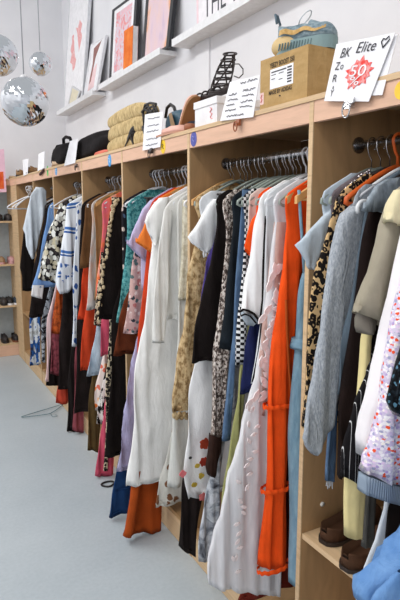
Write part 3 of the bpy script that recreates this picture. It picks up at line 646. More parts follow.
def orange_frills(root, org, y):
    for vs, uL, uR in ((404, 266, 290), (487, 263.5, 288), (566, 259.8, 286.2)):
        a = ony(uL, vs, y); b = ony(uR, vs, y); m = MB(); V = []; Fc = []
        N = 44
        for i in range(N + 1):
            an = math.pi * 2 * i / N; mid = (a + b) / 2; hw = (b.x - a.x) / 2 + .008
            for k, (dz, gr) in enumerate(((.006, 0), (.0, .006), (-.008, .004))):
                q = 1 + gr * 3 * (1 + .5 * math.sin(i * 3.1))
                V.append((mid.x + hw * math.cos(an) * (1 + gr * 2), y + (.026 + gr * 1.2) * math.sin(an) + .002 * math.sin(i * 2.2), mid.z + dz + .003 * math.sin(i * 1.9)))
        for i in range(N):
            for k in range(2): Fc.append((i * 3 + k, (i + 1) * 3 + k, (i + 1) * 3 + k + 1, i * 3 + k + 1))
        m.add(V, Fc); m.build('frill', ORG, root, org, True)
garment('dress', 'vivid orange-red maxi dress with gathered frill bands', 'dress', 1.399, [(292, 212), (288, 222), (285.5, 250), (281, 280), (278, 302), (274, 335), (270.5, 380), (267.5, 430), (265, 490), (261.5, 540), (260.5, 566)], ORG, 'orange-red maxi dress', group=GE, hang='wood', neck=.1, th=.018, A=.010, fl=.05,
        right=[(306, 250), (300, 280), (296, 302), (293, 335), (290.5, 380), (288.5, 430), (287.5, 490), (286.5, 540), (285.5, 568)],
        parts=[('fn', orange_frills), ('tube', [(286, 300), (287, 330), (289, 370), (292.5, 410), (294, 438)], .004, -.03, RUST, 'tie')])
def denim_belt(root, org, y):
    rr = [(ony(295, 339, y), ony(314, 336, y)), (ony(294.5, 349, y), ony(313.5, 346, y))]
    V, Fc = loft(rr, .034, .003, 1, .05, M=24, step=.01, topopen=False, tf=lambda t: 1); obj('belt', V, Fc, DEN, root, org)
    m = MB()
    for (a, b) in (((300.5, 196), (301.5, 240)),):
        m.tube([ony(299, 190, y), ony(300.5, 215, y), ony(303, 250, y), ony(305, 285, y)], .005, 8)
    m.build('shoulder_strap', DEN, root, org, True)
garment('dress', 'light blue denim strap dress right of the orange-red dress', 'dress', 1.352, [(305, 268), (299, 280), (297.5, 305), (296, 342), (294, 380), (291.5, 430), (290.5, 500), (290, 582)], DEN, 'light denim strap dress', group=GE, hang='wood', neck=None, th=.022, A=.01,
        right=[(313, 268), (316, 280), (316, 305), (314, 342), (314, 380), (311, 430), (309, 500), (308, 585)], parts=[('fn', denim_belt)])
STEEL2 = noisy([(.35, (116, 126, 136)), (.65, (150, 160, 168))], 60, (1, 1, .4))
# ---- nearest bay ----------------------------------------------------------------------------------
def studs(root, org, y):
    m = MB(); rnd = random.Random(5)
    for i in range(60):
        t = rnd.random(); u = 342 + 28 * t; v = 194 - 24 * t ** .8 + rnd.uniform(-6, 6) * (1 - abs(t - .5))
        p = ony(u, v + 3, y - .012); m.add(*sphere_pts(p, .0045, .0045, .0045, 8, 5))
    m.build('stud', plain((206, 200, 204), .25, 1), root, org, True)['kind'] = 'stuff'
garment('t_shirt', 'pale blue t-shirt whose pointed sleeve crosses the plywood divider edge', 't-shirt', 1.235, [(335, 203), (329, 217), (324, 245), (318, 290), (314, 330)], LTB, 'pale blue tee', group=GF, hang='grey', th=.014,
        parts=[('sleeve', [(347, 193, 352, 196), (334, 206, 345, 214), (322, 217, 334, 226), (309, 231, 325, 240), (296.5, 245, 318, 258), (303, 256, 315, 266), (311, 269.5, 313, 270)], .016, -.008, LTB)])
garment('top', 'dark top with silver studs along its shoulder', 'top', 1.2, [(352, 180), (343, 196), (340, 215), (338, 240)], cloth((110, 100, 104), .2), 'silver studded top', group=GF, hang='grey', parts=[('fn', studs)], nz=1.665)
garment('dress', 'leopard print dress behind the grey marled cardigan', 'dress', 1.165, [(345, 200), (335, 212), (329.5, 222), (322, 250), (315, 275), (311, 300), (307, 340), (303, 380), (301, 410), (300, 428)], LEO, 'leopard print dress', group=GF, hang='dark', th=.016, neck=.09)
hanger('orange', 1.137, 'bright orange hanger above the grey marled cardigan')
garment('jeans', 'blue jeans with frayed hem in shadow behind the grey cardigan', 'jeans', 1.135, [(335, 380), (329, 430), (326.5, 480)], DEND, 'frayed blue jeans', head='auto', group=GF, hang='dark', right=[(342, 380), (336, 430), (333.5, 484)],
        parts=[('fn', lambda root, org, y: [None, [MB().tube([ony(326.8 + i, 480, y), ony(326.3 + i + (i % 3) * .5, 486 + (i * 7 % 4), y)], .0011, 5).build('frayed_thread', cloth((196, 204, 212), .05), root, org) for i in range(7)]][0])])
garment('sweater', 'steel blue sweater hem between grey cardigan and black coat', 'sweater', 1.056, [(378, 178), (368, 196), (362, 220), (352, 300), (340, 370), (336, 396)], STEEL, 'steel blue sweater', group=GF, hang='white', th=.010)
def loop(root, org, y):
    P = [ony(364 + 6.5 * math.cos(a), 209 + 8 * math.sin(a), y - .045) for a in [math.radians(d) for d in range(150, 430, 20)]]
    MB().tube(P, .0055, 10).build('hanging_loop', plain((226, 228, 230), .4), root, org, True)['label'] = 'white plastic loop'
garment('cardigan', 'grey marled knit cardigan with long hanging sleeve', 'cardigan', 1.10, [(376, 184), (362, 200), (352, 230), (346, 290), (340, 340), (338, 380)], MARL, 'grey marled cardigan', group=GF, hang='white', neck=.15, th=.010,
        parts=[('sleeve', [(354, 206, 362, 201), (342, 214, 366, 214), (337.5, 227, 362, 226), (333, 250, 360, 250), (328, 280, 357, 285), (321.5, 322, 350, 330), (314, 370, 341, 382), (307, 410, 332, 425), (302.5, 438, 323, 442), (308, 448, 318, 450), (313, 454, 315, 454.5)], .022, -.014, MARL), ('fn', loop)])
strip('top', 'grey-blue denim top folded over a white hanger at the near edge of the marled cardigan', 'top', 1.0, [(388, 177, 404, 172), (376, 185, 406, 186), (368, 197, 404, 202), (364, 210, 399, 215)], STEEL2, 'grey-blue denim top', th=.012, hang='white', group=GF, hx=1.2)
garment('coat', 'black coat right of the grey marled cardigan', 'coat', 1.03, [(375, 196), (366, 215), (361, 240), (357.5, 285), (351, 335), (346, 380), (341, 430), (336, 478)], cloth((30, 20, 18), .2), 'black coat', group=GF, hang='dark', th=.02)
garment('trousers', 'black pinstripe trousers left of the white sleeve', 'trousers', .945, [(370, 360), (357, 400), (349, 440), (342, 478)], PIN, 'pinstripe trousers', head='auto', group=GF, hang='dark', right=[(380, 360), (370, 400), (364, 440), (358, 484)])
def yfold(root, org, y):
    rr = [(ony(396, 190, y - .024), ony(404, 189, y - .024)), (ony(390, 203, y - .024), ony(401, 207, y - .024)), (ony(386, 222, y - .022), ony(397, 226, y - .022))]
    V, Fc = loft(rr, .02, .004, 1, .03, M=24, step=.012, topopen=False); obj('shoulder_fold', V, Fc, cloth((222, 210, 172), .06), root, org)['label'] = 'cream shoulder'
strip('jacket', 'taupe jacket sleeve with turned-up cuff and cream shoulder', 'jacket', .925,
      [(396, 188, 408, 186), (388, 206, 402, 208), (384, 224, 397, 228), (379.5, 245, 393.5, 250), (372, 272, 389, 285), (363, 296, 382, 310), (357.5, 311, 377, 325)], TAUPE, 'taupe jacket', th=.024, head=True, hx=1.15, hang='grey', group=GF,
      parts=[('fn', yfold), ('sleeve', [(358, 310, 376, 322), (357, 318, 373, 330), (359, 327, 370, 334), (361, 333, 367, 334)], .018, .004, cloth((120, 114, 104), .1), 'cuff')])
strip('trousers', 'pale yellow trousers leg hanging over the brown shoes', 'trousers', .958, [(363, 328, 371, 328), (359, 375, 369, 375), (355, 420, 366, 420), (349, 465, 364, 465), (346.5, 500, 363, 500), (345.5, 536, 362, 538)], PALEY, 'pale yellow trousers', th=.014, hang='dark', group=GF, head=True, hx=1.27)
strip('trousers', 'dark grey trousers right of the pale yellow leg', 'trousers', .972, [(372, 400, 384, 400), (366, 470, 379, 470), (363, 510, 376, 510), (361, 545, 373, 548)], cloth((92, 90, 86), .1), 'dark grey trousers', th=.010, hang='dark', group=GF, hx=1.27)
strip('sweater', 'white wide-sleeved sweater hugging the confetti knit', 'sweater', .865, [(404, 235, 416, 235), (397, 270, 411, 272), (388, 310, 401, 318), (379, 350, 395, 352), (370, 385, 386, 388), (362, 418, 378, 420), (358, 438, 373, 440), (361.5, 456, 370, 458)], cloth((234, 230, 232), .03), 'white wide-sleeved sweater', th=.024, hang='white', group=GF)
def rib(root, org, y):
    rr = [(ony(362.5, 474, y), ony(425, 492, y)), (ony(361.5, 484, y), ony(424, 500, y)), (ony(361, 492, y), ony(424, 509, y))]
    n2 = NT('ribbed_knit'); w2 = n2.add('TexWave', bands_direction='X'); w2.inputs['Scale'].default_value = 60; n2.lk(n2.coords(), w2.inputs['Vector'])
    n2.bump(w2.outputs['Fac'], .6, .004); mm = n2.fin(lin((136, 150, 166)), .9)
    V, Fc = loft(rr, .032, .004, 1, .05, M=40, step=.01, tf=lambda t: 1, topopen=False); obj('ribbed_hem', V, Fc, mm, root, org)['label'] = 'grey-blue ribbed hem'
strip('sweater', 'lilac confetti knit sweater flecked with orange and white', 'sweater', .82, [(408, 262, 450, 262), (401, 300, 447, 300), (393, 345, 440, 350), (385, 385, 436, 390), (377, 420, 432, 428), (370, 448, 429, 458), (362.5, 474, 426, 490)], CONF, 'lilac confetti sweater', th=.03, A=.008, hang='white', group=GF, hw=.1, hx=1.15, parts=[('fn', rib)], M=40)
strip('top', 'black sequinned top at the right edge beside the confetti knit', 'top', .755, [(405, 340, 440, 340), (398, 362, 438, 364), (391.5, 388, 436, 390), (388, 403, 434, 406), (392, 412, 432, 416), (398, 416, 428, 419)], SEQ, 'black sequinned top', th=.02, hang='dark', group=GF, hx=1.1)
strip('dress', 'black dress below the ribbed grey-blue hem', 'dress', .895, [(392, 460, 424, 460), (388, 500, 420, 505), (385, 540, 416, 548), (382, 580, 412, 590)], BLK, 'black dress under the ribbed hem', th=.016, hang='dark', group=GF)
strip('scarf', 'thin pale grey scarf running down from the ribbed hem', 'scarf', .845, [(387, 480, 395, 480), (382, 510, 389, 510), (375, 540, 383, 542), (367, 568, 377, 570), (358, 602, 369, 604)], cloth((206, 212, 218), .05), 'thin pale grey scarf', th=.006, hang='white', group=GF, hx=1.25)
strip('jacket', 'bright blue denim jacket bunched at the bottom right corner', 'jacket', .70, [(399, 553, 432, 540), (384, 562, 434, 556), (369, 573, 434, 574), (358, 588, 433, 596), (362, 606, 430, 622)], DENB, 'bright blue denim jacket', th=.04, A=.014, hang='white', hx=1.25, group=GF, fl=.09, M=48,
      parts=[('sleeve', [(398, 572, 428, 562), (388, 582, 430, 578), (378, 592, 432, 594), (374, 603, 432, 612), (376, 612, 428, 624)], .012, -.05, DENB, 'sleeve')])
# ---- bare hangers on the rails ------------------------------------------------------------------
for y in (2.99, 2.095, 2.1, 2.845):
    pass
def bare(style, y, label, rz=0.0, x=XR): hanger(style, y, label, x, ZR, rz)
bare('white', 3.16, 'empty white hanger on the rail above the tan and pink blouses', .15)
bare('white', 2.745, 'empty white hanger on the rail between charcoal and teal garments', -.12)
bare('white', 2.105, 'empty white hanger on the rail nearest the divider by the cream lace gown', .1)
bare('wood', 2.02, 'empty wooden hanger against the divider behind the beige lace dress', 0)
bare('grey', 1.685, 'empty grey-green hanger on the rail between teal jacket and houndstooth', .06)
bare('grey', 1.6, 'empty grey-green hanger on the rail near the vivid orange tee', -.05)
bare('grey', 1.44, 'empty grey-green hanger on the rail just before the orange-red dress', .05)
# white hangers looped on a peg at the far end divider
pg = MB().tube([(D + .001, 5.02, 1.715), (D - .05, 5.02, 1.72)], .006, 8).build('peg', Mchrome, rack, RO, True)
for i, (rz, dx) in enumerate(((.0, -.012), (.35, -.026), (-.3, -.04))):
    h = hanger('white', 5.02, 'one of three empty white hangers looped on the peg at the far end', D + dx, 1.737, rz + .3)

# ------------------------------------------------------------------ signs, frames, boxes
class Quad:
    """flat panel from four corners TL TR BR BL; off is measured towards the viewer's side (aisle)"""
    def __init__(s, tl, tr, br, bl):
        s.c = [Vector(q) for q in (tl, tr, br, bl)]
        s.n = (s.c[1] - s.c[0]).cross(s.c[3] - s.c[0]).normalized()
        if s.n.x > 0: s.n = -s.n
    def p(s, u, v, off=0):       # u 0..1 left-right, v 0..1 top-bottom
        a = s.c[0].lerp(s.c[1], u); b = s.c[3].lerp(s.c[2], u); return a.lerp(b, v) + s.n * off
    def slab(s, m, u0, v0, u1, v1, o0, o1):
        f = lambda o: [s.p(u0, v0, o), s.p(u1, v0, o), s.p(u1, v1, o), s.p(u0, v1, o)]
        return m.hexa(f(o1), f(o0))
    def poly(s, m, pts, o0, o1):
        k = len(pts)
        m.add([s.p(a, b, o1) for a, b in pts] + [s.p(a, b, o0) for a, b in pts],
              [tuple(range(k)), tuple(range(2 * k - 1, k - 1, -1))] + [(i, (i + 1) % k, (i + 1) % k + k, i + k) for i in range(k)])
    def text(s, m, st, u0, v0, u1, v1, off=.0015, slant=0, bold=0):
        """lettering stretched into the box u0..u1, v0..v1"""
        cu = bpy.data.curves.new('t', 'FONT'); cu.body = st; cu.resolution_u = 3; cu.fill_mode = 'FRONT'; cu.offset = bold
        o = bpy.data.objects.new('t', cu); me = o.to_mesh()
        xs = [q.co.x for q in me.vertices]; ys = [q.co.y for q in me.vertices]
        x0, x1, y0, y1 = min(xs), max(xs), min(ys), max(ys)
        V = []
        for q in me.vertices:
            a = (q.co.x - x0) / max(1e-6, x1 - x0); b = (q.co.y - y0) / max(1e-6, y1 - y0)
            V.append(s.p(u0 + (u1 - u0) * a + slant * b, v1 + (v0 - v1) * b, off))
        m.add(V, [tuple(p.vertices) for p in me.polygons])
        o.to_mesh_clear(); bpy.data.objects.remove(o); bpy.data.curves.remove(cu)
    def line(s, m, pts, r=.0012, off=.002): m.tube([s.p(a, b, off) for a, b in pts], r, 5)
def pxquad(tl, tr, br, bl, xb, xt):
    return Quad(onx(*tl, xt), onx(*tr, xt), onx(*br, xb), onx(*bl, xb))
INK = plain((44, 42, 48), .6, name='ink'); PAPER = plain((236, 235, 238), .75, name='paper'); REDI = noisy([(.4, (226, 72, 66)), (.62, (240, 170, 168))], 90)
def scrib(q, m, u0, u1, v, n, amp, r=.0011, seed=0):
    rd = random.Random(seed); pts = [(u0 + (u1 - u0) * i / n, v + rd.uniform(-amp, amp)) for i in range(n + 1)]; q.line(m, pts, r)
def sign(label, q, draw, th=.002, group='paper signs on the rack top'):
    org = q.p(.5, 1); r = thing('paper_sign', label, 'sign', org, group)
    q.slab(MB(), 0, 0, 1, 1, -th, 0).build('sheet', PAPER, r, org)
    if draw: draw(q, r, org)
    return r
def clip(px, label, mat, s=1.0, x=D - .012):
    p = onx(*px, x); r = thing('binder_clip', label, 'clip', p, 'clips holding paper signs')
    MB().hexa([(p.x - .012, p.y - .012 * s, p.z - .010 * s), (p.x - .012, p.y + .012 * s, p.z - .010 * s), (p.x - .003, p.y + .012 * s, p.z + .012 * s), (p.x - .003, p.y - .012 * s, p.z + .012 * s)],
              [(p.x + .002, p.y - .012 * s, p.z - .010 * s), (p.x + .002, p.y + .012 * s, p.z - .010 * s), (p.x + .001, p.y + .012 * s, p.z + .012 * s), (p.x + .001, p.y - .012 * s, p.z + .012 * s)]).build('jaw', mat, r, p)
    MB().tube([(p.x - .013, p.y + .011 * s * math.cos(a), p.z - .012 * s + .016 * s * math.sin(a)) for a in [i * math.pi / 6 for i in range(12)]], .0022, 6, True).build('handle', mat, r, p, True)
    return r
# big price sign, right
q = pxquad((336.5, 44), (395, 32.5), (368.5, 101.5), (324, 101), D - .015, D - .004)
q2 = pxquad((345, 46), (398, 34), (382, 95), (334, 97), D - .0095, D + .004)
sign('second white sheet tucked behind the big sign with the red burst', q2, None)
def draw_big(q, r, org):
    m = MB()
    q.text(m, 'BK', .14, .10, .32, .26, slant=.02); q.text(m, 'Elite', .43, .05, .76, .22, slant=.02)
    q.line(m, [(.90, .20), (.84, .11), (.855, .06), (.90, .08), (.935, .04), (.965, .09), (.90, .20)], .0015)
    q.text(m, 'Z', .09, .33, .18, .46); q.text(m, 'o', .20, .38, .26, .46); q.text(m, 'R', .10, .54, .19, .67); q.text(m, 'I', .14, .74, .16, .79); q.text(m, 'Y', .11, .80, .19, .92)
    m.build('lettering', INK, r, org)
    m = MB(); P = []
    for i in range(28):
        a = 2 * math.pi * i / 28; k = (1.05 - .12 * ((i * 7) % 3)) if i % 2 else .74
        P.append((.60 + .27 * k * math.cos(a), .55 + .27 * k * math.sin(a) * 1.0))
    q.poly(m, P, .0005, .0015); m.build('red_burst', REDI, r, org)['label'] = 'red spiky burst'
    m = MB(); q.text(m, '50', .44, .42, .74, .60, .003); q.text(m, '%', .48, .60, .68, .74, .003); m.build('burst_lettering', PAPER, r, org)
sign('large white sign with red burst and handwritten letters at the right', q, draw_big)
clip((350, 104), 'silver clip under the large white sign with red burst', Mchrome, 1.25, D - .018)
# handwritten list sign before the kraft box
q = pxquad((230, 82), (260, 75), (253, 117), (220, 121), D - .012, D - .002)
def draw_list(q, r, org):
    m = MB(); rd = 1
    scrib(q, m, .42, .58, .10, 8, .03, seed=1); scrib(q, m, .64, .95, .08, 14, .03, seed=2)
    for i, v in enumerate((.34, .48, .62, .75)):
        scrib(q, m, .10, .36 + .08 * (i % 2), v, 12, .025, seed=i + 5); scrib(q, m, .56, .93, v - .04, 15, .028, seed=i + 15)
    scrib(q, m, .2, .72, .9, 20, .025, seed=40); m.build('handwriting', INK, r, org)
sign('white handwritten list sign between strappy heel and brown box', q, draw_list)
clip((238.5, 123), 'brown clip under the handwritten list sign', plain((150, 84, 50), .4), 1.0)
# middle sign
q = pxquad((145, 114.5), (163, 111.5), (160, 147), (142.5, 150.5), D - .012, D - .002)
def draw_mid(q, r, org):
    m = MB()
    for i, v in enumerate((.14, .34, .50, .72, .88)): scrib(q, m, .2, .85, v, 16, .02, .0012, seed=60 + i)
    m.build('handwriting', plain((96, 98, 108), .6), r, org)
sign('narrow white sign with faint lines beside the straw bag', q, draw_mid)
clip((151.5, 151), 'dark clip under the narrow sign beside the straw bag', plain((60, 50, 46), .4), 1.1)
q = pxquad((70, 141), (78, 138.5), (75, 163), (64, 166), D - .012, D - .002)
sign('white folded paper sign leaning against the black bags', q, None)
clip((77, 166), 'dark clip on the paper sign by the black bags', plain((60, 50, 46), .4), 1.0)
q = pxquad((38.5, 154), (44.5, 151), (44, 168), (37.5, 171), D - .01, D - .001); sign('faint white paper sign left of the black bags', q, None)
q = pxquad((22.5, 160), (28.5, 158.5), (27.5, 174), (23.5, 176), D - .01, D - .001); sign('small white paper sign between two pairs of brown sandals', q, None)
# pen clip and coloured size stickers
p0 = onx(40, 174.5, D - .012); p1 = onx(44, 169.5, D - .012)
tag(obj('marker_pen', *(lambda m: (m.V, m.F))(MB().tube([p0, p1], .010, 8)), plain((74, 46, 44), .5), None, p0), 'dark red marker pen clipped below the faint paper sign', 'pen')
def sticker(px, c, label, ink, w=.024, h=.030, mark=True):
    p = onx(*px, D - .003); r = thing('size_sticker', label, 'sticker', p, 'round stickers on the rack fascia')
    P = [(p.x, p.y - w * math.cos(a), p.z + h * math.sin(a)) for a in [2 * math.pi * i / 24 for i in range(24)]]
    MB().add(P + [(a + .0015, b, c2) for a, b, c2 in P], [tuple(range(24)), tuple(range(47, 23, -1))] + [(i, (i + 1) % 24, (i + 1) % 24 + 24, i + 24) for i in range(24)]).build('disc', plain(c, .5, name='sticker'), r, p)
    if mark: MB().tube([(p.x - .001, p.y + .006, p.z + .010), (p.x - .001, p.y - .004, p.z + .006), (p.x - .001, p.y + .003, p.z - .003), (p.x - .001, p.y - .004, p.z - .010)], .0022, 5).build('mark', plain(ink, .6), r, p)
sticker((163, 146.5), (236, 196, 40), 'yellow oval sticker below the narrow white sign', (40, 36, 30), .024, .031)
sticker((193.5, 139), (80, 84, 158), 'purple oval sticker above the divider right of the white dress', (150, 150, 210), .026, .029)
sticker((109.5, 160.5), (72, 152, 212), 'blue sticker below the straw bag', (220, 232, 240), .028, .033)
sticker((56, 170.5), (84, 150, 204), 'blue sticker below the black bags', (210, 226, 236), .03, .036)
sticker((47.5, 171), (90, 180, 92), 'green sticker at the far end of the fascia', (60, 110, 60), .026, .04)
sticker((401, 90), (242, 196, 60), 'yellow sticker at the right edge of the photo', (60, 50, 30), .020, .021, False)
# kraft shoe box
KRAFT = noisy([(.3, (172, 140, 92)), (.7, (186, 154, 106))], 18, (1, 1, 3)); ZT = 1.868
def boxframe(pbr, a, w, d, h):
    a = math.radians(a); ux = Vector((-math.sin(a), math.cos(a), 0)); dx = Vector((math.cos(a), math.sin(a), 0))
    return Vector(pbr), ux, dx
def orbox(m, p, ux, dx, a0, a1, b0, b1, z0, z1):
    f = lambda z: [p + ux * a0 + dx * b0 + Vector((0, 0, z)), p + ux * a1 + dx * b0 + Vector((0, 0, z)), p + ux * a1 + dx * b1 + Vector((0, 0, z)), p + ux * a0 + dx * b1 + Vector((0, 0, z))]
    return m.hexa(f(z0), f(z1))
pbr = onz(305.5, 98.5, ZT); pbl = onz(258.5, 110, ZT); uxv = (pbl - pbr); bw = uxv.length; uxv.normalize(); dxv = Vector((uxv.y, -uxv.x, 0)); bh = .150
shift = dxv * (max(0, D + .004 - min(pbr.x, pbl.x)) * .5)
kb = thing('shoe_box', 'brown kraft shoebox with printed end label under the grey sneaker', 'box', pbr + shift)
PB = pbr + shift; KO = PB
orbox(MB(), PB, uxv, dxv, 0, bw, 0, .30, .001, bh).build('carton', KRAFT, kb, KO)
Z = Vector((0, 0, 1))
fq = Quad(PB + uxv * bw + Z * bh, PB + Z * bh, PB, PB + uxv * bw)
for st_, bx in (('YEEZY BOOST 350', (.22, .12, .74, .22)), ('MADE BY ADIDAS', (.21, .665, .70, .75))):
    m = MB(); fq.text(m, st_, *bx, bold=.025); m.build('lettering', plain((66, 50, 30), .7), kb, KO)
m = MB(); fq.slab(m, .23, .25, .72, .64, .0002, .001); lb = m.build('label', PAPER, kb, KO)
m = MB(); fq.slab(m, .26, .30, .58, .325, .001, .0016); fq.slab(m, .26, .36, .36, .375, .001, .0016); fq.slab(m, .42, .36, .52, .375, .001, .0016); fq.slab(m, .26, .44, .34, .455, .001, .0016); fq.slab(m, .42, .48, .5, .495, .001, .0016)
for i in range(6): fq.slab(m, .60, .29 + i * .055, .69, .29 + i * .055 + .03, .001, .0016)
m.build('print', plain((70, 68, 70), .7), lb, KO)
m = MB(); fq.slab(m, .005, .66, .09, .90, .0002, .001); tg = m.build('price_tag', plain((232, 196, 190), .7), kb, KO); tg['label'] = 'pink price tag'
m = MB(); fq.line(m, [(.06, .70), (.03, .76), (.06, .80), (.03, .86)], .0012); m.build('scribble', plain((196, 60, 56), .7), tg, KO)
MB().tube([fq.p(.45, .80, .0008), fq.p(.45, .82, .0008)], .003, 8).build('finger_hole', INK, kb, KO)
# white shoe box
pbr2 = onz(217, 124.5, ZT); pbl2 = onz(195, 130, ZT); ux2 = pbl2 - pbr2; w2 = ux2.length; ux2.normalize(); dx2 = Vector((ux2.y, -ux2.x, 0))
pbr2 = pbr2 + dx2 * max(0, (D + .01 - min(pbr2.x, pbl2.x)))
wb = thing('shoe_box', 'white lidded shoebox with pink writing under the strappy heel', 'box', pbr2); h2 = .10
orbox(MB(), pbr2, ux2, dx2, 0, w2, 0, .29, .001, h2).build('carton', plain((228, 227, 230), .7), wb, pbr2)
orbox(MB(), pbr2, ux2, dx2, -.004, w2 + .004, -.004, .294, h2 + .0005 - .022, h2 + .004).build('lid', plain((232, 231, 233), .6), wb, pbr2)
m = MB(); f2 = Quad(pbr2 + ux2 * w2 + Z * h2, pbr2 + Z * h2, pbr2, pbr2 + ux2 * w2); f2.line(m, [(.72, .32), (.80, .38), (.70, .48), (.80, .56), (.72, .68), (.80, .74)], .002); m.build('scribble', plain((232, 150, 150), .7), wb, pbr2)

# ------------------------------------------------------------------ shoes
def shoe(name, label, pos, rz, L=.26, up=None, sole=None, w=.045, hh=.075, toe=.05, st=.018, open_=.52, group=None, heel=0, pitch=0, cat='shoe', extra=None, org_parts=True):
    """pos = heel bottom centre; points along local +x"""
    ca, sa = math.cos(rz), math.sin(rz); cp, sp = math.cos(pitch), math.sin(pitch)
    def tr(x, y, z):
        x, z = x * cp - z * sp, x * sp + z * cp
        return (pos[0] + x * ca - y * sa, pos[1] + x * sa + y * ca, pos[2] + z)
    root = thing(name, label, cat, pos, group); N = 34; Mx = 27
    def wid(t): return w * (.72 + .28 * math.sin(min(1, t / .7) * math.pi / 2)) * (1 - max(0, (t - .72) / .28) ** 2.2) ** .5 * (1 - max(0, (.16 - t) / .16) ** 2 * .86) ** .5 + .001
    def base(t): return heel * max(0, 1 - t / .62) ** 1.1
    V = []; Fc = []
    for i in range(N + 1):
        t = i / N
        h = (hh + (toe - hh) * min(1, max(0, (t - .25) / .5))) * (1 - .22 * math.sin(math.pi * min(1, t / open_))) * (1 - max(0, (t - .8) / .2) ** 2.5 * .75)
        o = 1 if t < open_ and t > .04 else max(0, 1 - abs(t - (open_ if t >= open_ else .04)) / .08)
        for k in range(Mx):
            s = -1 + 2 * k / (Mx - 1)
            y = wid(t) * math.sin(s * math.pi / 2) * (1.0 if t > .5 else .96); z = h * max(0, math.cos(s * math.pi / 2)) ** .55
            if abs(s) < .66: z = z + (.008 - z) * o
            V.append(tr(t * L, y, base(t) + st + z))
    for i in range(N):
        for k in range(Mx - 1): Fc.append((i * Mx + k, i * Mx + k + 1, (i + 1) * Mx + k + 1, (i + 1) * Mx + k))
    Fc += [tuple(range(Mx)), tuple(N * Mx + k for k in range(Mx))[::-1]]
    Fc += [(i * Mx, (i + 1) * Mx, (i + 1) * Mx + Mx - 1, i * Mx + Mx - 1) for i in range(N)]
    obj('upper', V, Fc, up, root, pos)
    V = []; Fc = []
    for i in range(N + 1):
        t = i / N; ww = wid(t) * 1.06
        for y, z in ((-ww, 0), (ww, 0), (ww, st), (-ww, st)): V.append(tr(t * L * 1.03 - .004, y, base(t) + z + .0005))
    for i in range(N):
        for k in range(4): Fc.append((i * 4 + k, i * 4 + (k + 1) % 4, (i + 1) * 4 + (k + 1) % 4, (i + 1) * 4 + k))
    Fc += [(0, 1, 2, 3), (N * 4 + 3, N * 4 + 2, N * 4 + 1, N * 4)]
    obj('sole', V, Fc, sole, root, pos, False)
    if heel > .03:
        m = MB().hexa([tr(.0, -.012, 0.001), tr(.022, -.012, 0.001), tr(.022, .012, 0.001), tr(.0, .012, 0.001)], [tr(-.004, -.028, heel), tr(.05, -.028, heel * .9), tr(.05, .028, heel * .9), tr(-.004, .028, heel)]); m.build('heel', sole, root, pos)
    if extra: extra(root, pos, tr, L)
    return root
# grey and tan sneaker on the kraft box
zb = ZT + bh + .001
p0 = onz(276, 58, zb); p1 = onz(330, 49, zb)
sd = Vector((p1.x - p0.x, p1.y - p0.y, 0)); slen = sd.length
def sneaker_bits(root, pos, tr, L):
    TANB = noisy([(.35, (176, 140, 86)), (.65, (208, 172, 116))], 50)
    for s in (-1, 1):
        V = []; n = 14
        for i in range(n + 1):
            t = .10 + .78 * i / n; z0 = .052 + .004 * math.sin(i); w_ = .041 * (1 - max(0, (t - .7) / .3) ** 2 * .6)
            for dz, dw in ((0, .002), (.018 * (1 - .5 * t), -.003)): V.append(tr(t * L, s * (w_ + dw + .001), z0 + dz))
        obj('side_stripe', V, [(2 * i, 2 * i + 1, 2 * i + 3, 2 * i + 2) for i in range(n)], TANB, root, pos)['label'] = 'tan side stripe'
    m = MB(); m.tube([tr(-.004, -.012, .10), tr(-.012, -.008, .128), tr(-.012, .008, .128), tr(-.004, .012, .10)], .004, 8); m.build('pull_tab', plain((92, 110, 122), .7), root, pos, True)
    m = MB(); m.tube([tr(L * (.45 + .1 * math.sin(a)), .02 * math.cos(a), .10 + .018 * math.sin(a) + .004) for a in [i * math.pi / 5 for i in range(11)]], .002, 6); m.build('lace', plain((200, 206, 210), .7), root, pos, True)
    m = MB()
    for i in range(12):
        t = .10 + i * .05
        for s in (-1, 1): m.tube([tr(t * L, s * .0428, .010), tr(t * L + .004, s * .0428, .030)], .0022, 5)
    m.build('sole_rib', plain((96, 120, 124), .7), root, pos)['kind'] = 'stuff'
    V, Fc = sphere_pts((0, 0, 0), .060, .0425, .036, 24, 14); V = [tr(x + .036, y, max(.001, z + .030)) for x, y, z in V]; obj('heel_counter', V, Fc, plain((206, 178, 128), .7), root, pos)['label'] = 'tan heel block'
SNK = noisy([(.35, (104, 124, 134)), (.65, (150, 166, 172))], 70, (1, 1, 2))
def proj_u(p): d = Vector(p) - EYE; return 200 + F * d.dot(RT) / d.dot(FW)
best = min((abs(proj_u((p0.x + .27 * math.cos(math.radians(a)), p0.y + .27 * math.sin(math.radians(a)), zb + .03)) - 345), a) for a in range(-60, 90))[1]
shoe('sneaker', 'grey-blue knitted sneaker with tan stripe on the brown shoebox', (p0.x + .012, p0.y + .0, zb), math.atan2(sd.y, sd.x), slen * 1.06, SNK, plain((128, 152, 154), .7), .040, .085, .045, .036, .5, extra=sneaker_bits)
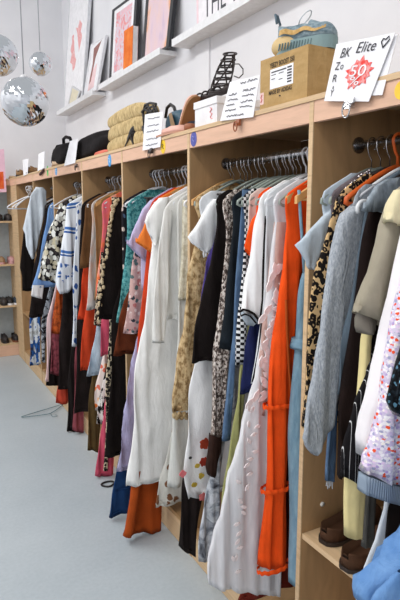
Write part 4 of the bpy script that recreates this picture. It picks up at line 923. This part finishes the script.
# strappy lace-up heel on the white box
zs = ZT + h2 + .005; LB = plain((40, 28, 26), .45, name='leather')
xs = 1.17
A0 = onx(197.5, 99.5, xs); ps = A0.copy()
ls = thing('gladiator_sandal', 'tall dark strappy lace-up sandal standing on the white shoebox', 'shoe', (onx(216, 98, xs).x, onx(216, 98, xs).y, zs)); lo = ls.location.copy()
P = [onx(u, v, xs) for u, v in ((197.5, 101), (205, 98), (214, 95), (222, 92), (229, 88))]
zmin = min(p.z for p in P); 
m = MB(); V = []
for i in range(len(P) - 1):
    pass
P = [Vector((p.x, p.y, max(p.z, zs + .006))) for p in P]
m.tube(P, [.010, .016, .015, .013, .016], 10); m.build('sole', LB, ls, lo, True)
m = MB(); m.tube([P[-1], Vector((P[-1].x, P[-1].y, zs + .004))], [.010, .006], 8); m.build('heel', LB, ls, lo, True)
bz = []
for i in range(7):
    t = i / 6; c = onx(219 + 11 * t, 91 - 37 * t, xs); r = .042 * (1 - .35 * t) ; bz.append((c, r))
for c, r in bz: 
    pts = [(c.x + r * .9 * math.cos(a), c.y + r * math.sin(a), c.z + .012 * math.sin(a + .6)) for a in [2 * math.pi * k / 18 for k in range(18)]]
    MB().tube(pts, .0035, 6, True).build('strap', LB, ls, lo, True)
for ph in (0, 1.57, 3.14, 4.71):
    for d in (1, -1):
        pts = []
        for i in range(29):
            t = i / 28; j = min(5, int(t * 6)); f_ = t * 6 - j; c = bz[j][0].lerp(bz[j + 1][0], f_); r = bz[j][1] * (1 - f_) + bz[j + 1][1] * f_
            a = ph + d * t * 1.8; pts.append((c.x + r * .9 * math.cos(a), c.y + r * math.sin(a), c.z + .012 * math.sin(a + .6)))
        if d == 1 or ph in (0, 3.14): MB().tube(pts, .0032, 6).build('lattice_strap', LB, ls, lo, True)
for i in range(4):
    c = P[0].lerp(P[3], (i + .6) / 4.2); pts = [(c.x + .022 * math.cos(a), c.y + .004, c.z + .026 * math.sin(a)) for a in [math.pi * k / 8 for k in range(9)]]
    MB().tube(pts, .0038, 6).build('toe_strap', LB, ls, lo, True)
MB().tube([onx(u, v, xs - .02) for u, v in ((233, 64), (239, 64), (243, 69), (243, 74), (239, 78), (234, 76))], .0022, 6).build('tie', LB, ls, lo, True)
# brown slip-ons on the low shelf of the nearest bay
BRS = cloth((82, 56, 40), .08, 300); BRSOLE = plain((44, 32, 26), .6)
a1 = onz(321, 545, .534); shoe('slip_on_shoe', 'brown slip-on shoe nearer the plywood divider on the low shelf', (a1.x + .01, a1.y + .0, .534), math.radians(8), .27, BRS, BRSOLE, .046, .075, .055, .012, .55, 'brown slip-ons on the low shelf')
a2 = onz(342, 572, .534); shoe('slip_on_shoe', 'brown slip-on shoe farther right, under the pale yellow trousers', (a2.x + .01, a2.y, .534), math.radians(8), .27, BRS, BRSOLE, .046, .075, .055, .012, .55, 'brown slip-ons on the low shelf')
# things along the rack top -------------------------------------------------------------
TS = plain((150, 116, 78), .6); BKL = plain((36, 32, 32), .5)
def on_top(u, x): p = onx(u, 160, x); return p.y
shoe('sandal', 'brown sandal left of the small white sign on the rack top', (1.072, on_top(18.5, 1.08), ZT + .001), math.radians(60), .26, TS, BKL, .045, .085, .05, .012, .6)
shoe('sandal', 'brown sandal right of the small white sign on the rack top', (1.072, on_top(29.5, 1.08), ZT + .001), math.radians(60), .26, TS, BKL, .045, .085, .05, .012, .6)
shoe('slipper', 'flat pale tan slipper at the far left end of the rack top', (1.08, on_top(12.5, 1.10), ZT + .001), math.radians(70), .25, plain((196, 170, 138), .7), TS, .042, .03, .02, .01, .6)
shoe('loafer', 'tan loafer peeking out in front of the black bag', (1.09, on_top(61, 1.10) + .18, ZT + .001), math.radians(-70), .25, plain((198, 170, 140), .6), TS, .042, .055, .035, .012, .5)
def bag(name, label, u0, u1, vtop, vbot, x, mat, depth=.13, ear=None, handle=None, lump=.1, cat='bag', seed=0, tiers=0):
    a = onx(u0, vbot, x); b = onx(u1, vbot, x); t = onx((u0 + u1) / 2, vtop, x)
    c = Vector(((a + b) / 2)); hy = abs(a.y - b.y) / 2; z0 = ZT + .001; H = t.z - z0; rd = random.Random(seed); k1, k2 = rd.uniform(0, 6), rd.uniform(0, 6)
    def fn(d): return 1 + lump * (math.sin(3 * d.x + 4 * d.y + k1) * .5 + math.sin(7 * d.z + 5 * d.y + k2) * .35)
    V, Fc = sphere_pts((0, 0, 0), 1, 1, 1, 36, 22, None)
    W_ = []
    for x_, y_, z_ in V:
        d = Vector((x_, y_, z_)); q_ = fn(d)
        e = lambda s: math.copysign(abs(s) ** .62, s)
        if tiers and False:
            ph = (z_ * .5 + .5) * tiers; bulge = .80 + .2 * abs(math.sin(math.pi * ph)) ** .5
            e = lambda s: math.copysign(abs(s) ** .4, s); q_ = 1 + lump * .2 * math.sin(9 * y_ + k1 + 3 * z_)
            W_.append((x + depth + depth * e(x_) * bulge * q_, c.y + hy * e(y_) * bulge * q_, z0 + H * .5 * (1 + e(z_))))
        else: W_.append((x + depth + depth * e(x_) * q_, c.y + hy * e(y_) * q_, max(z0, z0 + H * .5 * (1 + e(z_) * q_))))
    if tiers:
        W_ = []; Fc = []; nz = 60; nu = 40
        for i in range(nz + 1):
            t_ = i / nz; b_ = .84 + .16 * abs(math.sin(math.pi * tiers * t_)) ** .45
            if t_ < .04 or t_ > .96: b_ *= .93
            b_ *= 1 - .05 * t_
            for k in range(nu):
                a_ = 2 * math.pi * k / nu; e = lambda s: math.copysign(abs(s) ** .55, s)
                w_ = 1 + .02 * math.sin(5 * a_ + k1 + 9 * t_)
                W_.append((x + depth + depth * e(math.cos(a_)) * b_ * w_, c.y + hy * e(math.sin(a_)) * b_ * w_, z0 + H * t_ + .006 * math.sin(2 * a_ + k2)  * t_))
        for i in range(nz):
            for k in range(nu): Fc.append((i * nu + k, i * nu + (k + 1) % nu, (i + 1) * nu + (k + 1) % nu, (i + 1) * nu + k))
        Fc += [tuple(range(nu)), tuple(nz * nu + k for k in range(nu))]
    org = (x + depth, c.y, z0); root = thing(name, label, cat, org)
    obj('body', W_, Fc, mat, root, org)
    if handle: MB().tube([onx(*pp, x + depth * .6) for pp in handle[0]], handle[1], 8).build('handle', handle[2], root, org, True)
    return root, org
BLF = cloth((30, 27, 28), .25, 300)
bag('handbag', 'rounded black handbag at the left of the black heap', 47.5, 66, 143, 168, 1.075, BLF, .12, lump=.12, seed=2, handle=([(55, 150), (57, 146), (62, 145), (66, 148)], .008, BLF))
bag('handbag', 'large slouchy black handbag right behind the folded paper sign', 72, 103, 132.5, 164, 1.09, BLF, .13, lump=.12, seed=5, handle=([(64, 148), (63.5, 139), (66, 137), (70, 138), (72, 144)], .012, BLF))
STRAW = noisy([(.3, (146, 124, 84)), (.5, (190, 166, 120)), (.7, (212, 190, 146))], 90, (1, 1, .35), bump=.6)
r_, o_ = bag('straw_bag', 'stacked woven straw bag with three bulging tiers', 103, 143, 107.5, 155, 1.085, STRAW, .065, lump=.1, cat='bag', tiers=3, seed=4)
MB().tube([onx(u, v, 1.2) for u, v in ((128, 107), (136, 105), (143, 107), (150, 113))], .007, 8).build('strap', plain((120, 104, 70), .7), r_, o_, True)
bag('pouch', 'coral red pouch between the black bags and the straw bag', 92, 105, 150.5, 158, 1.09, plain((214, 112, 92), .7), .035, lump=.1, seed=6)
shoe('pump', 'black high-heeled pump in front of the straw bag', (1.10, on_top(138, 1.11), ZT + .001), math.radians(78), .22, BKL, BKL, .036, .05, .035, .008, .55, heel=.06)
# black strappy bag behind the narrow sign
r = thing('strappy_sandal', 'black strappy sandal peeking over the narrow white sign', 'shoe', (1.1, on_top(150, 1.1), ZT)); ro = r.location.copy()
MB().tube([(1.1, on_top(157, 1.1), ZT + .012), (1.1, on_top(150, 1.1), ZT + .016), (1.1, on_top(145, 1.1), ZT + .08)], [.012, .02, .016], 10).build('sole', BKL, r, ro, True)
for pp in (((143, 113), (145, 105), (150, 103), (156, 104), (155, 110)), ((144, 109), (150, 112), (156, 108), (158, 114)), ((146, 118), (149, 108), (153, 106), (157, 116)), ((142, 112), (148, 106), (152, 113), (156, 113)), ((143, 113), (144, 125)), ((155, 110), (157, 125))):
    MB().tube([onx(u, v, 1.1) for u, v in pp], .006, 8).build('strap', BKL, r, ro, True)
r_, o_ = bag('handbag', 'teal blue rounded handbag with black arched handle', 162, 178, 108.5, 133, 1.15, plain((58, 88, 104), .5), .09, lump=.05, seed=8, handle=([(165.5, 118), (167, 108), (170.5, 104.5), (174, 107), (176, 114)], .008, BKL))
m = MB().hexa([onx(*c, 1.135) for c in ((168.5, 114), (171.5, 112.5), (175, 125), (171, 127))], [onx(*c, 1.15) for c in ((168.5, 114), (171.5, 112.5), (175, 125), (171, 127))]); m.build('tan_panel', plain((160, 132, 100), .6), r_, o_)
bag('purse', 'small dark navy and tan purse right of the teal handbag', 177, 187, 119, 131, 1.12, plain((70, 74, 90), .5), .06, lump=.12, seed=9)
shoe('ballet_flat', 'pale pink ballet flat lying before the teal handbag', (1.085, on_top(161, 1.09), ZT + .001), math.radians(-86), .24, plain((226, 176, 160), .6), plain((190, 140, 116), .6), .040, .04, .03, .008, .5)
pw = onx(183, 131, 1.10)
shoe('wedge_sandal', 'pink and tan wedge sandal propped up against the white shoebox', (1.13, on_top(184.5, 1.13), ZT + .012), math.radians(-84), .17, plain((226, 180, 164), .6), plain((150, 104, 64), .6), .034, .03, .025, .012, .4, pitch=math.radians(52))
p = onx(190, 129, 1.09); m = MB(); m.lathe((p.x, p.y, ZT + .001), [(.012, 0), (.024, .004), (.026, .02), (.022, .028), (.014, .03), (.012, .012)], 18); tag(m.build('leather_cuff', plain((156, 96, 66), .5), None, (p.x, p.y, ZT + .001), True) if False else obj('leather_cuff', m.V, m.F, plain((156, 96, 66), .5), None, (p.x, p.y, ZT + .001)), 'rolled brown leather cuff before the wedge sandal', 'bracelet')
bag('clutch', 'black clutch behind the large sign at the right edge', 384, 402, 71, 78, 1.12, BKL, .05, lump=.05, seed=11)
# ------------------------------------------------------------------ wall ledges and pictures
XS = W - .12; MW = plain((230, 230, 232), .5)
def ledge(label, far_px, near_px, y1=None):
    a = onx(*far_px, XS); b = onx(*near_px, XS); zt = (a.z + b.z) / 2
    org = (W, (a.y + b.y) / 2, zt - .03); r = thing('picture_ledge', label, 'shelf', org, 'white picture ledges')
    MB().box(XS, W, b.y, a.y, zt - .03, zt).build('shelf_board', MW, r, org)
    MB().box(XS - .006, XS - .0003, b.y, a.y, zt - .031, zt + .012).build('front_lip', MW, r, org)
    return zt
zA = ledge('white picture ledge, far and lowest, holding the pink scribble picture', (57, 112), (93, 92))
zB = ledge('white picture ledge in the middle with the orange book', (99, 86.5), (160.5, 49))
zC = ledge('white picture ledge at the top right holding the lettered sign', (172.5, 42), (300, -36))
def picture(name, label, px, xb, xt, zb_, fc, border, matw, art, dep=.025, drawfn=None, fborder=None, cat='picture'):
    q = pxquad(*px, xb, xt)
    dz = zb_ + .001 - min(q.c[2].z, q.c[3].z)
    if zb_ is not None:
        q.c[2].z = zb_ + .002; q.c[3].z = zb_ + .002
    org = q.p(.5, 1); r = thing(name, label, cat, org, 'framed pictures on the ledges' if cat == 'picture' else None)
    m = MB(); bu, bv = border
    for a, b, c, d in ((0, 0, 1, bv), (0, 1 - bv, 1, 1), (0, bv, bu, 1 - bv), (1 - bu, bv, 1, 1 - bv)): q.slab(m, a, b, c, d, -dep, .003)
    m.build('frame', fc, r, org)
    m = MB(); q.slab(m, bu, bv, 1 - bu, 1 - bv, -dep + .004, -.001); m.build('mat_board', PAPER, r, org)
    m = MB(); mu, mv = matw; q.slab(m, bu + mu, bv + mv, 1 - bu - mu, 1 - bv - mv, -.001, .0005)
    if art: m.build('artwork', art, r, org)
    if drawfn: drawfn(q, r, org)
    return r
BKF = plain((34, 34, 38), .4, name='black_frame'); WHF = plain((214, 216, 220), .4, name='pale_frame')
PINKA = noisy([(.32, (236, 214, 214)), (.45, (228, 160, 160)), (.6, (232, 180, 180)), (.75, (240, 222, 222))], 14, dist=1.5)
def scribble(q, r, org):
    rd = random.Random(4); P = []
    for (a, b) in ((.62, .18), (.74, .24), (.70, .34), (.78, .40), (.72, .52), (.66, .62), (.55, .70), (.50, .80), (.40, .84), (.36, .74), (.24, .70), (.30, .60), (.22, .54), (.28, .44), (.26, .36), (.40, .34), (.42, .26), (.54, .28)): P.append((a, b))
    m = MB(); P = [(a, .27 + (b - .18) * .65) for a, b in P]; q.poly(m, P, -.001, .001); m.build('scribble', PINKA, r, org)['label'] = 'pink scribbled shape'
picture('framed_drawing', 'tall framed drawing of a pink scribble on the far ledge', ((70, -10), (90, -14), (82.5, 96), (63.5, 107)), XS + .02, W - .035, zA, WHF, (.03, .008), (.02, .01), None, drawfn=scribble)
q = pxquad((89, -14), (93, -16), (84.5, 95), (81.5, 97), XS + .03, W - .03)
def tri(q, r, org):
    m = MB(); q.poly(m, [(.28, .12), (.75, .05), (.5, .32), (.42, .75), (.30, .80), (.36, .42)], -.0005, .001); m.build('brush_stroke', plain((150, 104, 98), .7), r, org)['label'] = 'brownish brush stroke'
    m = MB(); q.poly(m, [(.3, .6), (.7, .45), (.72, .9), (.28, .92)], -.0005, .0006); m.build('pink_wash', plain((236, 204, 206), .7), r, org)
picture('framed_print', 'small white framed print with a brown stroke, leaning on the far ledge', ((91, 44.5), (106, 35), (96.5, 90), (83.5, 96)), XS + .015, W - .03, zA, plain((226, 226, 230), .5), (.09, .03), (.04, .02), None, drawfn=tri, dep=.02)
picture('framed_card', 'tiny cream card in a pale grey frame on the far ledge', ((72, 85.5), (80.5, 91), (77, 99), (67.5, 104)), XS + .004, XS + .012, zA, plain((208, 208, 210), .5), (.12, .1), (0, 0), plain((222, 214, 190), .7), dep=.008)
ART3 = noisy([(.3, (214, 206, 216)), (.42, (232, 176, 184)), (.5, (214, 210, 220)), (.58, (230, 140, 140)), (.68, (200, 196, 210))], 9, dist=1)
ART4 = noisy([(.3, (196, 176, 200)), (.45, (220, 196, 206)), (.58, (226, 198, 196)), (.64, (230, 176, 140)), (.70, (220, 190, 196))], 5, (1, 1, .5), dist=.8)
picture('framed_print', 'black framed pink abstract print behind the orange book', ((112.5, 10), (138, -9), (133, 64), (109, 79)), XS + .03, W - .035, zB, BKF, (.09, .035), (.10, .06), ART3)
picture('framed_print', 'black framed lilac and orange abstract print at the near end of the middle ledge', ((147, -12), (177, -28), (169, 48), (142, 61)), XS + .03, W - .035, zB, BKF, (.10, .03), (.0, .0), ART4)
# orange book standing on the middle ledge
q = pxquad((124, 31), (133, 25), (132, 65.5), (123, 70.5), XS + .006, XS + .012); q.c[2].z = q.c[3].z = zB + .002
org = q.p(.5, 1); r = thing('book', 'orange book standing upright on the middle ledge', 'book', org)
q.slab(MB(), 0, 0, 1, 1, -.002, .0).build('cover', noisy([(.35, (222, 110, 50)), (.65, (238, 140, 70))], 10), r, org)
q.slab(MB(), .03, .01, .99, .99, -.04, -.0022).build('pages', plain((236, 232, 232), .7), r, org)
q.slab(MB(), 0, 0, 1, 1, -.042, -.0402).build('back_cover', plain((226, 186, 180), .7), r, org)
# lettered sign on the upper ledge
q = pxquad((196, -34), (262, -70), (258, -4), (197, 27), XS + .05, W - .04); q.c[2].z = q.c[3].z = zC + .002
org = q.p(.5, 1); r = thing('lettered_board', 'white board with tall dark letters on the upper ledge', 'sign', org)
q.slab(MB(), 0, 0, 1, 1, -.02, 0).build('board', plain((234, 230, 233), .6), r, org)
q.slab(MB(), 0, 0, .035, 1, 0, .001).build('pink_edge', plain((236, 208, 214), .6), r, org)
for st_, a_, b_ in (('THE', .14, .52), ('P', .64, .76)):
    m = MB(); q.text(m, st_, a_, .50, b_, .86); m.build('lettering', plain((70, 70, 76), .6), r, org)
# ------------------------------------------------------------------ mirror balls
n_ = NT('mirror_tiles'); MIR = n_.fin(lin((214, 218, 222)), .06, 1)
def mirror_ball(label, px, rpx, d, tiles):
    rr_ = ray(*px).normalized(); c = EYE + rr_ * (d / rr_.dot(FW)); R = rpx * d / F
    root = thing('mirror_ball', label, 'mirror ball', c, 'hanging mirror balls'); rd = random.Random(int(px[0] + 9))
    V = []; Fc = []; nv = tiles
    rings = []
    for i in range(1, nv):
        t = math.pi * i / nv; k = tiles * 2
        for j in range(k):
            a = 2 * math.pi * j / k; e = 1 + rd.uniform(-.011, .011)
            V.append((c.x + R * e * math.sin(t) * math.cos(a), c.y + R * e * math.sin(t) * math.sin(a), c.z + R * e * math.cos(t)))
    k = tiles * 2
    for i in range(nv - 2):
        for j in range(k): Fc.append((i * k + j, i * k + (j + 1) % k, (i + 1) * k + (j + 1) % k, (i + 1) * k + j))
    Fc += [tuple(range(k)), tuple((nv - 2) * k + j for j in range(k))]
    obj('mirror_tiles', V, Fc, MIR, root, c, False)
    MB().lathe((c.x, c.y, c.z), [(R * .16, R * .97), (R * .16, R * 1.05), (R * .07, R * 1.1)], 14).build('cap', plain((214, 214, 216), .4), root, c, True)
    MB().tube([(c.x, c.y, c.z + R * 1.08), (c.x, c.y, 3.88)], .004, 6).build('cord', plain((160, 162, 168), .6), root, c, True)
mirror_ball('largest mirror ball, hanging lowest by a long cord', (25, 102), 23.5, 3.7, 26)
mirror_ball('smallest mirror ball, rightmost and closest to the wall corner', (40.5, 64), 11.3, 4.9, 22)
mirror_ball('mid-sized mirror ball cut off by the left edge', (-2, 55.5), 19.5, 4.3, 24)
# ------------------------------------------------------------------ shoe shelving contents, far
UPS = [plain(c, .6) for c in ((40, 36, 36), (58, 52, 50), (150, 120, 90), (196, 150, 150), (120, 74, 50), (52, 60, 70))]
WS = plain((226, 226, 228), .5)
def far_shoe(px, z, up, sole, label, rz=-92, L=.26):
    p = onx(px, 250, 1); y = UY + .27; x = ony(px, 250, UY).x
    shoe('shoe', label, (x, y, z + .008), math.radians(rz), L, up, sole, .033, .07, .05, .02, .5, 'shoes on the far shelving')
far_shoe(3, 1.43, UPS[0], UPS[0], 'black shoe at the left on the top shelf of the far shelving'); far_shoe(12, 1.43, UPS[1], UPS[0], 'dark grey shoe at the right on the top shelf of the far shelving')
far_shoe(3, .98, UPS[2], UPS[3], 'tan shoe with pink sole on the second shelf of the far shelving'); far_shoe(13, .98, UPS[3], UPS[3], 'dusty pink shoe on the second shelf of the far shelving')
far_shoe(3, .54, UPS[1], UPS[0], 'dark shoe at the left above the floor-level shelf of the far shelving'); far_shoe(9, .54, UPS[0], WS, 'black sneaker with white sole, left one of the far pair'); far_shoe(15.5, .54, UPS[5], WS, 'dark sneaker with white sole, right one of the far pair')
far_shoe(2, .13, UPS[0], UPS[0], 'black boot at the left on the lowest far shelf'); far_shoe(13, .13, UPS[0], UPS[4], 'black shoe with brown sole on the lowest far shelf')
# pink and orange bag hanging at the shelving corner
q = Quad(ony(-9, 150, UY - .04), ony(4, 149, UY - .04), ony(6.5, 192, UY - .04), ony(-9, 193, UY - .04)); q.n = Vector((0, -1, 0))
org = q.p(.5, 1); r = thing('carrier_bag', 'pink and orange carrier bag hanging on the far shelving corner', 'bag', org)
m = MB(); q.slab(m, 0, 0, 1, 1, -.025, 0); m.build('bag_body', plain((232, 190, 208), .6), r, org)
m = MB(); q.slab(m, .03, .52, .86, .92, .0005, .0015); m.build('orange_print', noisy([(.4, (206, 74, 40)), (.6, (228, 110, 60))], 12), r, org)
m = MB(); m.tube([q.p(.35, .0, -.012), q.p(.4, -.06, -.008), q.p(.6, -.06, -.008), q.p(.65, 0, -.012)], .004, 6); m.build('handle', WS, r, org, True)
# floor clutter: a fallen wire hanger, a paper cup-like tub, a black loop
h = hanger('teal', 3.85, 'fallen thin teal hanger lying on the floor beside the dark skirts')
p = onz(47, 418, .006); h.location = (p.x + .06, p.y, .012); h.rotation_euler = (math.radians(90), 0, math.radians(20))
p = onz(86, 427, 0); m = MB().lathe((p.x + .03, p.y, 0.001), [(.045, 0), (.055, .09), (.056, .10), (.050, .10), (.045, .01)], 20)
tag(obj('tub', m.V, m.F, plain((208, 196, 170), .6), None, (p.x + .03, p.y, 0.001)), 'small cream tub on the floor left of the olive trousers', 'tub')
p = onz(108, 484, .006); pts = [(p.x + .035 * math.cos(a) * (1 + .3 * math.sin(a)), p.y + .03 * math.sin(a), .006) for a in [math.radians(d) for d in range(20, 330, 20)]] + [(p.x + .09, p.y + .03, .006)]
m = MB().tube(pts, .005, 8); tag(obj('cord_loop', m.V, m.F, BKL, None, (p.x, p.y, .001)), 'black cord loop lying on the floor left of the navy dress', 'cord')

# ------------------------------------------------------------------ light
w = bpy.data.worlds.new('world'); S.world = w; w.use_nodes = True
bg = w.node_tree.nodes['Background']; bg.inputs[0].default_value = (.95, .97, 1, 1); bg.inputs[1].default_value = .5
def area(name, loc, rot, sx, sy, e, col=(1, 1, 1)):
    l = bpy.data.lights.new(name, 'AREA'); l.shape = 'RECTANGLE'; l.size = sx; l.size_y = sy; l.energy = e; l.color = col
    o = bpy.data.objects.new(name, l); COL.objects.link(o); o.location = loc; o.rotation_euler = rot; return o
area('ceiling_lamp', (-1.3, .8, 4.3), (0, math.radians(-3), 0), .6, 3, 70, (1, .985, .96))
area('ceiling_lamp', (-1.3, 4.4, 4.3), (0, math.radians(-3), 0), .6, 3, 85, (1, .985, .96))
area('added_fill', (-2.5, -1.6, 2.0), (math.radians(82), 0, math.radians(-50)), 1.6, 1.5, 34, (.97, .98, 1))  # added fill from behind the camera to lift the garment fronts; no window built
S.view_settings.view_transform = 'Standard'; S.view_settings.look = 'None'; S.view_settings.exposure = .3; S.view_settings.gamma = 1
